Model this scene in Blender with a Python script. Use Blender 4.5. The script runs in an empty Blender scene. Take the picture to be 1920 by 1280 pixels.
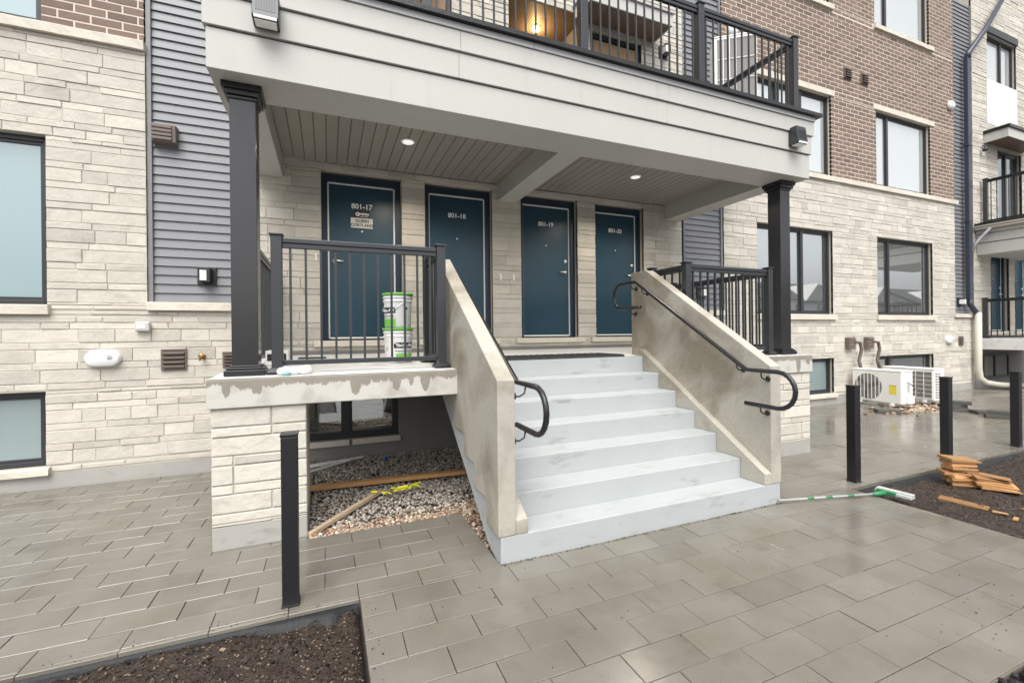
import bpy, math, random
import numpy as np
from mathutils import Vector, Matrix, noise
random.seed(7); np.random.seed(7)
R = math.radians
SC = bpy.context.scene
COL = SC.collection
# ------------------------------------------------------------------ camera
F_PX, CX, CY, YAW, ROLL, EYE = 833.5, 960.0, 627.27, R(22.538), R(0.618), 1.63
cam = bpy.data.objects.new('camera', bpy.data.cameras.new('camera')); COL.objects.link(cam)
right = Vector((math.cos(YAW), -math.sin(YAW), 0)); down = Vector((0, 0, -1)); fwd = Vector((math.sin(YAW), math.cos(YAW), 0))
r2 = right*math.cos(ROLL) + down*math.sin(ROLL); d2 = down*math.cos(ROLL) - right*math.sin(ROLL)
cam.matrix_world = Matrix(((r2.x, -d2.x, -fwd.x, 0), (r2.y, -d2.y, -fwd.y, 0), (r2.z, -d2.z, -fwd.z, EYE), (0, 0, 0, 1)))
cam.data.sensor_width = 36; cam.data.lens = F_PX/1920*36; cam.data.shift_y = (CY-640)/1920
cam.data.clip_start = .05; cam.data.clip_end = 500
SC.camera = cam
def proj(x, y, z):
    v = Vector((x, y, z-EYE)); w = v.dot(fwd)
    if w < .05: return None
    return CX+F_PX*v.dot(r2)/w, CY+F_PX*v.dot(d2)/w
# ------------------------------------------------------------------ sky, sun, exposure
W = bpy.data.worlds.new('World'); SC.world = W; W.use_nodes = True
nt = W.node_tree; nt.nodes.clear()
sky = nt.nodes.new('ShaderNodeTexSky'); sky.sky_type = 'NISHITA'; sky.sun_disc = False
SUN_EL, SUN_AZ = R(58), R(202)
sky.sun_elevation = SUN_EL; sky.sun_rotation = SUN_AZ; sky.air_density = 1.0; sky.dust_density = 4.0; sky.ozone_density = 1.0
hsv = nt.nodes.new('ShaderNodeHueSaturation'); hsv.inputs['Saturation'].default_value = .12
bg = nt.nodes.new('ShaderNodeBackground'); bg.inputs['Strength'].default_value = .12
wo = nt.nodes.new('ShaderNodeOutputWorld')
nt.links.new(sky.outputs[0], hsv.inputs['Color']); nt.links.new(hsv.outputs[0], bg.inputs['Color']); nt.links.new(bg.outputs[0], wo.inputs[0])
sl = bpy.data.lights.new('sun', 'SUN'); sl.energy = 1.2; sl.angle = R(50); sl.color = (1, .97, .92)
so = bpy.data.objects.new('sun', sl); COL.objects.link(so)
sd = Vector((math.sin(SUN_AZ)*math.cos(SUN_EL), math.cos(SUN_AZ)*math.cos(SUN_EL), math.sin(SUN_EL)))
so.rotation_euler = sd.to_track_quat('Z', 'Y').to_euler(); so.location = sd*60
SC.view_settings.view_transform = 'Standard'; SC.view_settings.look = 'None'
SC.view_settings.exposure = 1.15; SC.view_settings.gamma = 1; SC.view_settings.use_curve_mapping = False
SC.cycles.max_bounces = 8
# ------------------------------------------------------------------ materials
MATS = {}
def mat(name, col, rough=.6, spec=.5, metal=0., var=0., vscale=3., bump=0., bscale=40., tint=0., fine=0., fscale=120., coat=0., rvar=0., rscale=2.):
    """procedural material: large-scale noise (var), fine grain (fine), per-piece tint attribute, bump and roughness noise"""
    if name in MATS: return MATS[name]
    m = bpy.data.materials.new(name); m.use_nodes = True; MATS[name] = m
    t = m.node_tree; N = t.nodes; L = t.links; b = N['Principled BSDF']
    b.inputs['Metallic'].default_value = metal; b.inputs['Specular IOR Level'].default_value = spec
    b.inputs['Roughness'].default_value = rough; b.inputs['Coat Weight'].default_value = coat; b.inputs['Coat Roughness'].default_value = .08
    tc = N.new('ShaderNodeTexCoord')
    def nz(scale, detail=4):
        n = N.new('ShaderNodeTexNoise'); n.inputs['Scale'].default_value = scale; n.inputs['Detail'].default_value = detail
        L.new(tc.outputs['Object'], n.inputs['Vector']); return n.outputs['Fac']
    def mth(op, a, bb):
        n = N.new('ShaderNodeMath'); n.operation = op
        for i, v in enumerate((a, bb)):
            if isinstance(v, (int, float)): n.inputs[i].default_value = v
            else: L.new(v, n.inputs[i])
        return n.outputs[0]
    val = None
    def add(s, amt):
        nonlocal val
        k = mth('MULTIPLY', mth('SUBTRACT', s, .5), 2*amt); val = k if val is None else mth('ADD', val, k)
    if var: add(nz(vscale), var)
    if fine: add(nz(fscale, 6), fine)
    if tint:
        a = N.new('ShaderNodeAttribute'); a.attribute_name = 'tint'; add(a.outputs['Fac'], tint)
    if val is not None:
        h = N.new('ShaderNodeHueSaturation'); h.inputs['Color'].default_value = (*col, 1)
        L.new(mth('ADD', val, 1.0), h.inputs['Value']); L.new(h.outputs[0], b.inputs['Base Color'])
    else: b.inputs['Base Color'].default_value = (*col, 1)
    if rvar:
        L.new(mth('ADD', mth('MULTIPLY', mth('SUBTRACT', nz(rscale, 3), .5), 2*rvar), rough), b.inputs['Roughness'])
    if bump:
        bn = N.new('ShaderNodeBump'); bn.inputs['Strength'].default_value = bump; bn.inputs['Distance'].default_value = .01
        L.new(nz(bscale, 6), bn.inputs['Height']); L.new(bn.outputs[0], b.inputs['Normal'])
    return m
mat('stone', (.535, .503, .443), .78, .3, tint=.16, var=.16, vscale=5, fine=.12, fscale=38, bump=.85, bscale=16)
mat('mortar', (.48, .45, .39), .9, .2, fine=.2)
mat('brick', (.195, .140, .113), .75, .3, tint=.24, var=.12, vscale=8, fine=.15, fscale=60, bump=.4, bscale=60)
mat('brick_mortar', (.62, .55, .465), .9, .2, fine=.12)
mat('cut_stone', (.60, .555, .48), .7, .35, var=.10, vscale=5, fine=.10, fscale=30, bump=.5, bscale=25)
mat('siding', (.185, .190, .205), .45, .5, tint=.03, var=.05, vscale=2)
mat('siding_trim', (.20, .20, .21), .45)
mat('beige_trim', (.36, .335, .29), .5)
mat('white_trim', (.485, .475, .45), .55, .4, var=.05, vscale=2.2, fine=.02, fscale=40)
mat('soffit', (.30, .282, .248), .5, .4, var=.04, vscale=2, tint=.05)
mat('brown_soffit', (.20, .14, .10), .5, .4, tint=.08)
mat('black_metal', (.016, .016, .018), .3, .5, var=.15, vscale=3, rvar=.06, rscale=6)
mat('column_metal', (.055, .055, .058), .20, .5, .55, var=.10, vscale=3, rvar=.05, rscale=3)
mat('grey_metal', (.050, .053, .058), .32, .5, .4, var=.06, vscale=4)
mat('flashing', (.42, .425, .43), .35, .5, var=.05)
mat('membrane', (.012, .012, .012), .3, .5, bump=.3, bscale=30)
mat('frame', (.028, .029, .032), .4, .5)
mat('door', (.0145, .053, .083), .30, .5, var=.10, vscale=1.5, rvar=.06)
mat('door_frame', (.010, .026, .048), .35, .5)
mat('weatherstrip', (.90, .90, .89), .5)
mat('chrome', (.86, .85, .82), .38, .5, .7)
mat('white_plastic', (.80, .80, .79), .4, .5, var=.02)
mat('grey_plastic', (.50, .50, .49), .5, .5)
mat('brown_plastic', (.155, .125, .108), .5, .4, var=.06)
mat('brass', (.42, .25, .11), .4, .5, .8)
mat('concrete', (.44, .405, .335), .8, .3, var=.18, vscale=1.6, fine=.10, fscale=40, bump=.35, bscale=60)
mat('foundation', (.36, .35, .325), .8, .3, var=.12, vscale=2, fine=.06, bump=.15)
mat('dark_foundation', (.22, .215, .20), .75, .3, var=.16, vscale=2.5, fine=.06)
mat('deck_paint', (.62, .615, .60), .5, .4, var=.05, vscale=3)
mat('white_panel', (.72, .725, .72), .5, .4)
mat('wood', (.50, .27, .115), .6, .35, var=.2, vscale=9, fine=.15, fscale=50)
mat('pale_wood', (.47, .36, .25), .7, .3, var=.2, vscale=9, fine=.1)
mat('shim_wood', (.45, .245, .108), .65, .3, tint=.55, var=.15, vscale=20, fine=.1)
mat('lath', (.75, .74, .71), .6)
mat('yellow_tape', (.72, .68, .05), .4)
mat('blue_scrap', (.02, .10, .28), .35)
mat('mulch', (.031, .0195, .0135), .6, .5, var=.4, vscale=7, fine=.6, fscale=90, bump=1., bscale=90)
mat('mulch_chip', (.11, .080, .058), .5, .5, tint=1.3)
def ramp_mat(name, stops, rough=.5):
    m = bpy.data.materials.new(name); m.use_nodes = True; MATS[name] = m; t = m.node_tree; b = t.nodes['Principled BSDF']; b.inputs['Roughness'].default_value = rough
    a = t.nodes.new('ShaderNodeAttribute'); a.attribute_name = 'tint'; r = t.nodes.new('ShaderNodeValToRGB'); e = r.color_ramp.elements
    while len(e) < len(stops): e.new(.5)
    for k, (p, c) in zip(e, stops): k.position = p; k.color = (*c, 1)
    t.links.new(a.outputs['Fac'], r.inputs[0]); t.links.new(r.outputs[0], b.inputs['Base Color'])
ramp_mat('gravel', ((0, (.22, .19, .155)), (.35, (.31, .275, .235)), (.6, (.40, .365, .315)), (1, (.58, .53, .46))), .45)
ramp_mat('brown_gravel', ((0, (.09, .055, .035)), (.3, (.24, .13, .075)), (.55, (.33, .27, .21)), (.8, (.52, .42, .31)), (1, (.66, .60, .52))), .4)
mat('dirt', (.10, .085, .07), .8, .3, var=.3, vscale=4)
mat('fabric', (.012, .013, .015), .6, .4, bump=.5, bscale=60)
mat('joint', (.14, .128, .106), .7, .3, var=.1)
mat('bucket_green', (.16, .52, .06), .4)
mat('bucket_black', (.015, .015, .015), .4)
mat('broom_green', (.03, .19, .075), .4)
mat('broom_pole', (.34, .36, .345), .35)
mat('bristle', (.40, .41, .40), .7)
mat('glove', (.66, .66, .64), .8, .2, fine=.2, fscale=80)
mat('glove_palm', (.22, .40, .40), .7)
mat('mat_rubber', (.03, .03, .032), .7, bump=.8, bscale=120)
mat('ac_white', (.78, .77, .74), .4, .5)
mat('ac_dark', (.20, .195, .185), .6, .4, fine=.2)
mat('yellow_label', (.75, .62, .06), .5)
mat('hose', (.10, .085, .07), .6)
mat('paper', (.66, .655, .63), .7)
mat('ink', (.02, .02, .022), .6)
mat('white_ink', (.95, .95, .94), .5)
mat('tan_blind', (.36, .23, .135), .7, var=.06)
mat('navy_pipe', (.035, .042, .062), .35, .5)
mat('cream_pipe', (.52, .49, .42), .5)
mat('paver_stack', (.075, .072, .064), .7, tint=.2)
mat('roof', (.07, .068, .068), .8)
mat('house_wall', (.42, .38, .33), .8)
mat('asphalt', (.055, .055, .055), .8, var=.2)
def glassy(name, col, mix, rough=.02):
    m = bpy.data.materials.new(name); m.use_nodes = True; MATS[name] = m
    t = m.node_tree; N = t.nodes; L = t.links; b = N['Principled BSDF']
    b.inputs['Base Color'].default_value = (*col, 1); b.inputs['Roughness'].default_value = .3
    g = N.new('ShaderNodeBsdfGlossy'); g.inputs['Roughness'].default_value = rough; g.inputs['Color'].default_value = (.93, .97, .98, 1)
    mx = N.new('ShaderNodeMixShader'); mx.inputs[0].default_value = mix
    L.new(b.outputs[0], mx.inputs[1]); L.new(g.outputs[0], mx.inputs[2]); L.new(mx.outputs[0], N['Material Output'].inputs[0])
glassy('glass', (.10, .105, .105), .55)
glassy('film_glass', (.15, .25, .27), .18, .05)
glassy('frost_glass', (.20, .27, .27), .22, .3)
glassy('pale_glass', (.50, .52, .51), .45)  # pale base colour stands in for part of the reflected sky
glassy('dark_glass', (.025, .027, .03), .35)
def lamp_mat(name, col, s):
    m = bpy.data.materials.new(name); m.use_nodes = True; MATS[name] = m; b = m.node_tree.nodes['Principled BSDF']
    b.inputs['Emission Color'].default_value = (*col, 1); b.inputs['Emission Strength'].default_value = s; b.inputs['Base Color'].default_value = (.8, .8, .8, 1)
lamp_mat('warm_lamp', (1, .72, .35), 5)
mat('lens', (.88, .88, .86), .3)
lamp_mat('lit_lens', (1, .97, .92), .32)
def paint_mat():            # painted slab edge: white paint with a ragged upper border and runs, bare concrete above
    m = bpy.data.materials.new('painted_edge'); m.use_nodes = True; MATS['painted_edge'] = m
    t = m.node_tree; N = t.nodes; L = t.links; b = N['Principled BSDF']; b.inputs['Roughness'].default_value = .7
    tc = N.new('ShaderNodeTexCoord'); sp = N.new('ShaderNodeSeparateXYZ'); L.new(tc.outputs['Object'], sp.inputs[0])
    def m1(sc, amp, det):
        mp = N.new('ShaderNodeMapping'); mp.inputs['Scale'].default_value = (sc, sc*.2, sc*.05); L.new(tc.outputs['Object'], mp.inputs[0])
        n = N.new('ShaderNodeTexNoise'); n.inputs['Scale'].default_value = 1; n.inputs['Detail'].default_value = det; n.inputs['Roughness'].default_value = .8
        L.new(mp.outputs[0], n.inputs['Vector'])
        k = N.new('ShaderNodeMath'); k.operation = 'MULTIPLY_ADD'; k.inputs[1].default_value = amp; k.inputs[2].default_value = -amp*.5
        L.new(n.outputs['Fac'], k.inputs[0]); return k.outputs[0]
    mp = N.new('ShaderNodeMapping'); mp.inputs['Scale'].default_value = (8.5, 8.5, 0); L.new(tc.outputs['Object'], mp.inputs[0])
    vo = N.new('ShaderNodeTexVoronoi'); vo.voronoi_dimensions = '2D'; vo.inputs['Scale'].default_value = 1; L.new(mp.outputs[0], vo.inputs['Vector'])
    def M(op, a, b_, c_=None):
        n = N.new('ShaderNodeMath'); n.operation = op
        for q, v in enumerate((a, b_, c_)):
            if v is None: continue
            if isinstance(v, (int, float)): n.inputs[q].default_value = v
            else: L.new(v, n.inputs[q])
        return n.outputs[0]
    sc = N.new('ShaderNodeSeparateColor'); L.new(vo.outputs['Color'], sc.inputs[0])
    run = M('MULTIPLY', M('POWER', M('MAXIMUM', M('SUBTRACT', 1, M('MULTIPLY', vo.outputs['Distance'], 2.6)), 0), .35), M('MULTIPLY', M('POWER', sc.outputs['Red'], 1.6), .20))
    edge = M('SUBTRACT', M('ADD', M('ADD', m1(4, .10, 2), m1(24, .16, 6)), 1.250), run)
    k3 = M('DIVIDE', M('SUBTRACT', edge, sp.outputs['Z']), .006)
    c = N.new('ShaderNodeClamp'); L.new(k3, c.inputs[0])
    n2 = N.new('ShaderNodeTexNoise'); n2.inputs['Scale'].default_value = 5; L.new(tc.outputs['Object'], n2.inputs['Vector'])
    rc = N.new('ShaderNodeValToRGB'); rc.color_ramp.elements[0].color = (.19, .172, .14, 1); rc.color_ramp.elements[1].color = (.31, .288, .24, 1)
    rw = N.new('ShaderNodeValToRGB'); rw.color_ramp.elements[0].color = (.40, .38, .335, 1); rw.color_ramp.elements[1].color = (.54, .525, .485, 1); rw.color_ramp.elements[0].position = .3; rw.color_ramp.elements[1].position = .5
    L.new(n2.outputs['Fac'], rc.inputs[0]); L.new(n2.outputs['Fac'], rw.inputs[0])
    mx = N.new('ShaderNodeMix'); mx.data_type = 'RGBA'; L.new(M('MULTIPLY', c.outputs[0], .92), mx.inputs[0]); L.new(rc.outputs[0], mx.inputs[6]); L.new(rw.outputs[0], mx.inputs[7])
    L.new(mx.outputs[2], b.inputs['Base Color'])
paint_mat()
def stained_mat():          # cast concrete with damp dark patches and pinholes
    m = bpy.data.materials.new('cast_concrete'); m.use_nodes = True; MATS['cast_concrete'] = m
    t = m.node_tree; N = t.nodes; L = t.links; b = N['Principled BSDF']; b.inputs['Roughness'].default_value = .75
    tc = N.new('ShaderNodeTexCoord')
    n = N.new('ShaderNodeTexNoise'); n.inputs['Scale'].default_value = 1.3; n.inputs['Detail'].default_value = 5; n.inputs['Distortion'].default_value = .6; L.new(tc.outputs['Object'], n.inputs['Vector'])
    r = N.new('ShaderNodeValToRGB'); e = r.color_ramp.elements
    e[0].position = .38; e[0].color = (.225, .196, .150, 1); e[1].position = .55; e[1].color = (.395, .372, .322, 1); L.new(n.outputs['Fac'], r.inputs[0])
    n2 = N.new('ShaderNodeTexNoise'); n2.inputs['Scale'].default_value = 30; n2.inputs['Detail'].default_value = 6; L.new(tc.outputs['Object'], n2.inputs['Vector'])
    v = N.new('ShaderNodeTexVoronoi'); v.inputs['Scale'].default_value = 14; L.new(tc.outputs['Object'], v.inputs['Vector'])
    p = N.new('ShaderNodeMath'); p.operation = 'GREATER_THAN'; p.inputs[1].default_value = .07; L.new(v.outputs['Distance'], p.inputs[0])
    p2 = N.new('ShaderNodeMath'); p2.operation = 'MULTIPLY_ADD'; p2.inputs[1].default_value = .45; p2.inputs[2].default_value = .55; L.new(p.outputs[0], p2.inputs[0])
    k = N.new('ShaderNodeMath'); k.operation = 'MULTIPLY_ADD'; k.inputs[1].default_value = .3; k.inputs[2].default_value = .85; L.new(n2.outputs['Fac'], k.inputs[0])
    k2 = N.new('ShaderNodeMath'); k2.operation = 'MULTIPLY'; L.new(k.outputs[0], k2.inputs[0]); L.new(p2.outputs[0], k2.inputs[1])
    h = N.new('ShaderNodeHueSaturation'); L.new(r.outputs[0], h.inputs['Color']); L.new(k2.outputs[0], h.inputs['Value']); L.new(h.outputs[0], b.inputs['Base Color'])
    bn = N.new('ShaderNodeBump'); bn.inputs['Strength'].default_value = .4; bn.inputs['Distance'].default_value = .006; L.new(n2.outputs['Fac'], bn.inputs['Height']); L.new(bn.outputs[0], b.inputs['Normal'])
stained_mat()
def stair_mat():
    m = mat('stair_paint', (.385, .405, .408), .48, .4, var=.07, vscale=2.5, fine=.05, fscale=50, bump=.12, bscale=45, rvar=.12, rscale=3)
stair_mat()
def scuffs(m, s, amt):
    t = m.node_tree; N = t.nodes; L = t.links; b = N['Principled BSDF']; src = b.inputs['Base Color'].links[0].from_socket
    tc = N.new('ShaderNodeTexCoord'); mp = N.new('ShaderNodeMapping'); mp.inputs['Scale'].default_value = s; L.new(tc.outputs['Object'], mp.inputs[0])
    n = N.new('ShaderNodeTexNoise'); n.inputs['Scale'].default_value = 1; n.inputs['Detail'].default_value = 7; n.inputs['Roughness'].default_value = .65; L.new(mp.outputs[0], n.inputs['Vector'])
    r = N.new('ShaderNodeValToRGB'); e = r.color_ramp.elements; e[0].position = .58; e[0].color = (1, 1, 1, 1); e[1].position = .74; e[1].color = (1-amt, 1-amt*1.05, 1-amt*1.15, 1); L.new(n.outputs['Fac'], r.inputs[0])
    mx = N.new('ShaderNodeMix'); mx.data_type = 'RGBA'; mx.blend_type = 'MULTIPLY'; mx.inputs[0].default_value = 1; L.new(src, mx.inputs[6]); L.new(r.outputs[0], mx.inputs[7]); L.new(mx.outputs[2], b.inputs['Base Color'])
scuffs(MATS['stair_paint'], (2.6, 7, 7), .32); scuffs(MATS['stair_paint'], (1.3, 3.5, 3.5), .16); scuffs(MATS['white_trim'], (5, 5, .5), .10); scuffs(MATS['deck_paint'], (4, 4, 4), .25); scuffs(MATS['foundation'], (3, 3, 6), .35); scuffs(MATS['stone'], (2.2, 2.2, 3.5), .22)
def paver_mat():            # wet concrete paver: damp patches drive tone and gloss
    m = bpy.data.materials.new('paver'); m.use_nodes = True; MATS['paver'] = m
    t = m.node_tree; N = t.nodes; L = t.links; b = N['Principled BSDF']
    tc = N.new('ShaderNodeTexCoord'); at = N.new('ShaderNodeAttribute'); at.attribute_name = 'tint'
    def nz(s, d, dist=0):
        n = N.new('ShaderNodeTexNoise'); n.inputs['Scale'].default_value = s; n.inputs['Detail'].default_value = d; n.inputs['Distortion'].default_value = dist
        L.new(tc.outputs['Object'], n.inputs['Vector']); return n.outputs['Fac']
    def mth(op, a, c, e=None):
        n = N.new('ShaderNodeMath'); n.operation = op
        for i, v in enumerate((a, c, e)):
            if v is None: continue
            if isinstance(v, (int, float)): n.inputs[i].default_value = v
            else: L.new(v, n.inputs[i])
        return n.outputs[0]
    wet = nz(.5, 3, .2); mid = nz(2.6, 5, .15); fine = nz(90, 6)
    val = mth('ADD', mth('MULTIPLY_ADD', at.outputs['Fac'], .20, .82), mth('ADD', mth('MULTIPLY', mid, .45), mth('MULTIPLY', fine, .2)))
    val = mth('SUBTRACT', val, .26)
    r = N.new('ShaderNodeValToRGB'); e = r.color_ramp.elements; e[0].position = .3; e[0].color = (.166, .150, .122, 1); e[1].position = .7; e[1].color = (.170, .159, .138, 1)
    L.new(mid, r.inputs[0])
    h = N.new('ShaderNodeHueSaturation'); L.new(r.outputs[0], h.inputs['Color']); L.new(val, h.inputs['Value']); L.new(h.outputs[0], b.inputs['Base Color'])
    rr = N.new('ShaderNodeValToRGB'); q = rr.color_ramp.elements; rr.color_ramp.interpolation = 'EASE'; q[0].position = .36; q[0].color = (.13,)*3+(1,); q[1].position = .70; q[1].color = (.34,)*3+(1,)
    L.new(mth('ADD', wet, mth('MULTIPLY_ADD', mid, .25, -.125)), rr.inputs[0]); L.new(rr.outputs[0], b.inputs['Roughness'])
    b.inputs['Specular IOR Level'].default_value = .6
    bn = N.new('ShaderNodeBump'); bn.inputs['Strength'].default_value = .12; bn.inputs['Distance'].default_value = .004; L.new(fine, bn.inputs['Height']); L.new(bn.outputs[0], b.inputs['Normal'])
paver_mat(); scuffs(MATS['paver'], (3.1, 3.1, 3.1), .22)
# ------------------------------------------------------------------ mesh helpers
ORG = {}
class MB:
    """collects boxes, prisms, tubes and lathes; build() links them as ONE mesh object relative to the thing's origin"""
    def __init__(s): s.v = []; s.f = []; s.t = []; s.sm = []
    def raw(s, vs, fs, tint=.5, smooth=False):
        o = len(s.v); s.v += [tuple(p) for p in vs]; s.f += [tuple(i+o for i in f) for f in fs]; s.t += [tint]*len(vs); s.sm += [smooth]*len(fs); return s
    def box(s, x0, x1, y0, y1, z0, z1, tint=.5):
        return s.raw([(x0,y0,z0),(x1,y0,z0),(x1,y1,z0),(x0,y1,z0),(x0,y0,z1),(x1,y0,z1),(x1,y1,z1),(x0,y1,z1)],
                     [(0,3,2,1),(4,5,6,7),(0,1,5,4),(1,2,6,5),(2,3,7,6),(3,0,4,7)], tint)
    def obox(s, c, ax, ay, az, hx, hy, hz, tint=.5):
        c = Vector(c); vs = [c+ax*(i*hx)+ay*(j*hy)+az*(k*hz) for k in (-1,1) for i, j in ((-1,-1),(1,-1),(1,1),(-1,1))]
        return s.raw(vs, [(0,3,2,1),(4,5,6,7),(0,1,5,4),(1,2,6,5),(2,3,7,6),(3,0,4,7)], tint)
    def prism_x(s, poly, x0, x1, tint=.5):       # polygon in (y, z), extruded along x
        n = len(poly); vs = [(x0, y, z) for y, z in poly]+[(x1, y, z) for y, z in poly]
        return s.raw(vs, [tuple(range(n)), tuple(range(2*n-1, n-1, -1))]+[(i, n+i, n+(i+1) % n, (i+1) % n) for i in range(n)], tint)
    def prism_z(s, poly, z0, z1, tint=.5):
        n = len(poly); vs = [(x, y, z0) for x, y in poly]+[(x, y, z1) for x, y in poly]
        return s.raw(vs, [tuple(range(n-1, -1, -1)), tuple(range(n, 2*n))]+[(i, (i+1) % n, n+(i+1) % n, n+i) for i in range(n)], tint)
    def tube(s, pts, r, n=10, tint=.5):
        pts = [Vector(p) for p in pts]; vs = []; prev = None
        for i, p in enumerate(pts):
            d = (pts[min(i+1, len(pts)-1)]-pts[max(i-1, 0)]).normalized()
            a = prev if prev else (Vector((1,0,0)) if abs(d.x) < .9 else Vector((0,1,0)))
            a = (a-d*a.dot(d)).normalized(); b = d.cross(a); prev = a
            rr = r[i] if isinstance(r, (list, tuple)) else r
            vs += [p+a*(rr*math.cos(q*2*math.pi/n))+b*(rr*math.sin(q*2*math.pi/n)) for q in range(n)]
        m = len(pts); fs = [(i*n+q, i*n+(q+1) % n, (i+1)*n+(q+1) % n, (i+1)*n+q) for i in range(m-1) for q in range(n)]
        fs += [tuple(range(n-1, -1, -1)), tuple((m-1)*n+q for q in range(n))]
        return s.raw(vs, fs, tint, True)
    def lathe(s, prof, c, n=24, axis='z', tint=.5):
        vs = []
        for r, h in prof:
            for q in range(n):
                a = q*2*math.pi/n; u, v = r*math.cos(a), r*math.sin(a)
                vs.append((c[0]+u, c[1]+v, c[2]+h) if axis == 'z' else (c[0]+u, c[1]-h, c[2]+v))
        m = len(prof); fs = [(i*n+q, i*n+(q+1) % n, (i+1)*n+(q+1) % n, (i+1)*n+q) for i in range(m-1) for q in range(n)]
        fs += [tuple(range(n-1, -1, -1)), tuple((m-1)*n+q for q in range(n))]
        return s.raw(vs, fs, tint, True)
    def build(s, name, material, parent=None, bevel=0, **props):
        o = ORG.get(parent.name, Vector((0,0,0))) if parent else Vector(props.pop('origin', (0,0,0)))
        me = bpy.data.meshes.new(name); me.from_pydata([(x-o.x, y-o.y, z-o.z) for x, y, z in s.v], [], s.f); me.update()
        a = me.attributes.new('tint', 'FLOAT', 'POINT'); a.data.foreach_set('value', s.t)
        if any(s.sm): me.polygons.foreach_set('use_smooth', s.sm)
        me.materials.append(MATS[material]); ob = bpy.data.objects.new(name, me); COL.objects.link(ob)
        ORG[ob.name] = o
        if parent: ob.parent = parent
        else: ob.location = o
        if bevel:
            md = ob.modifiers.new('bevel', 'BEVEL'); md.width = bevel; md.segments = 2; md.limit_method = 'ANGLE'
        for k, v in props.items(): ob[k] = v
        return ob
def B(*a, tint=.5): return MB().box(*a, tint=tint)
def thing(name, label, cat, loc=(0,0,0), group=None):
    o = bpy.data.objects.new(name, None); COL.objects.link(o); o.location = loc; ORG[o.name] = Vector(loc); o.empty_display_size = .1
    o['label'] = label; o['category'] = cat
    if group: o['group'] = group
    return o
def tag(o, label, cat, group=None):
    o['label'] = label; o['category'] = cat
    if group: o['group'] = group
    return o
def copy_tree(o, parent=None):
    c = o.copy(); COL.objects.link(c); c.parent = parent
    if parent is not None: c.matrix_parent_inverse = o.matrix_parent_inverse
    ORG[c.name] = ORG[o.name]
    for ch in [x for x in bpy.data.objects if x.parent == o]: copy_tree(ch, c)
    return c
def dup(o, delta, label):
    c = copy_tree(o); c.location = o.location+Vector(delta); c['label'] = label; return c
def text(body, size, loc, parent, material='white_ink', name='lettering', sx=1.0, bold=0., rot=(R(90), 0, 0), align='CENTER'):
    cu = bpy.data.curves.new(name, 'FONT'); cu.body = body; cu.size = size; cu.extrude = .0012; cu.align_x = align; cu.align_y = 'CENTER'; cu.offset = bold
    cu.resolution_u = 3; cu.materials.append(MATS[material]); tmp = bpy.data.objects.new(name, cu); COL.objects.link(tmp); me = bpy.data.meshes.new_from_object(tmp); bpy.data.objects.remove(tmp); ob = bpy.data.objects.new(name, me); COL.objects.link(ob)
    ob.parent = parent; ob.location = Vector(loc)-(ORG[parent.name] if parent else Vector()); ob.rotation_euler = rot; ob.scale = (sx, 1, 1); ORG[ob.name] = Vector()
    return ob
def minus(x0, x1, z0, z1, holes):
    """rectangle minus rectangles -> list of cells"""
    xs = sorted({x0, x1, *[min(max(h[i], x0), x1) for h in holes for i in (0, 1)]}); zs = sorted({z0, z1, *[min(max(h[i], z0), z1) for h in holes for i in (2, 3)]})
    out = []
    for za, zb in zip(zs, zs[1:]):
        run = None
        for xa, xb in zip(xs, xs[1:]):
            cx, cz = (xa+xb)/2, (za+zb)/2
            solid = not any(h[0] < cx < h[1] and h[2] < cz < h[3] for h in holes)
            if solid: run = [run[0] if run else xa, xb]
            if (not solid or xb == xs[-1]) and run: out.append((run[0], run[1], za, zb)); run = None
    return out
def in_view(c):
    p = proj(*c)
    return p and -40 < p[0] < 1960 and -40 < p[1] < 1320
def pix_area(corners):
    ps = [proj(*c) for c in corners]
    if any(p is None for p in ps): return 0
    a = 0
    for i in range(len(ps)): (x0, y0), (x1, y1) = ps[i], ps[(i+1) % len(ps)]; a += x0*y1-x1*y0
    cx = sum(p[0] for p in ps)/4; cy = sum(p[1] for p in ps)/4
    return abs(a)/2 if -30 < cx < 1950 and -30 < cy < 1310 else abs(a)*.001
def face_block(mb, x0, x1, z0, z1, yf, depth, ch=.006, tint=.5, jit=.002, rough=True):
    """one masonry unit facing -Y: chamfered front face, slightly uneven"""
    j = lambda a: a+random.uniform(-jit, jit)
    d = random.uniform(-.005, .005) if rough else random.uniform(-.001, .001)
    xm = (x0+x1)/2; yb = yf+depth
    fr = [(j(x0+ch), yf+d+j(0), j(z0+ch)), (j(xm), yf+d-abs(j(0)), j(z0+ch)), (j(x1-ch), yf+d+j(0), j(z0+ch)), (j(x1-ch), yf+d+j(0), j(z1-ch)), (j(xm), yf+d-abs(j(0)), j(z1-ch)), (j(x0+ch), yf+d+j(0), j(z1-ch))]
    md = [(x0, yf+ch+d, z0), (xm, yf+ch+d, z0), (x1, yf+ch+d, z0), (x1, yf+ch+d, z1), (xm, yf+ch+d, z1), (x0, yf+ch+d, z1)]
    bk = [(x0, yb, z0), (xm, yb, z0), (x1, yb, z0), (x1, yb, z1), (xm, yb, z1), (x0, yb, z1)]
    fs = [(0,1,4,5), (1,2,3,4)]+[(i, 6+i, 6+(i+1) % 6, (i+1) % 6) for i in range(6)]+[(6+i, 12+i, 12+(i+1) % 6, 6+(i+1) % 6) for i in range(6)]
    mb.raw(fr+md+bk, fs, tint)
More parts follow.
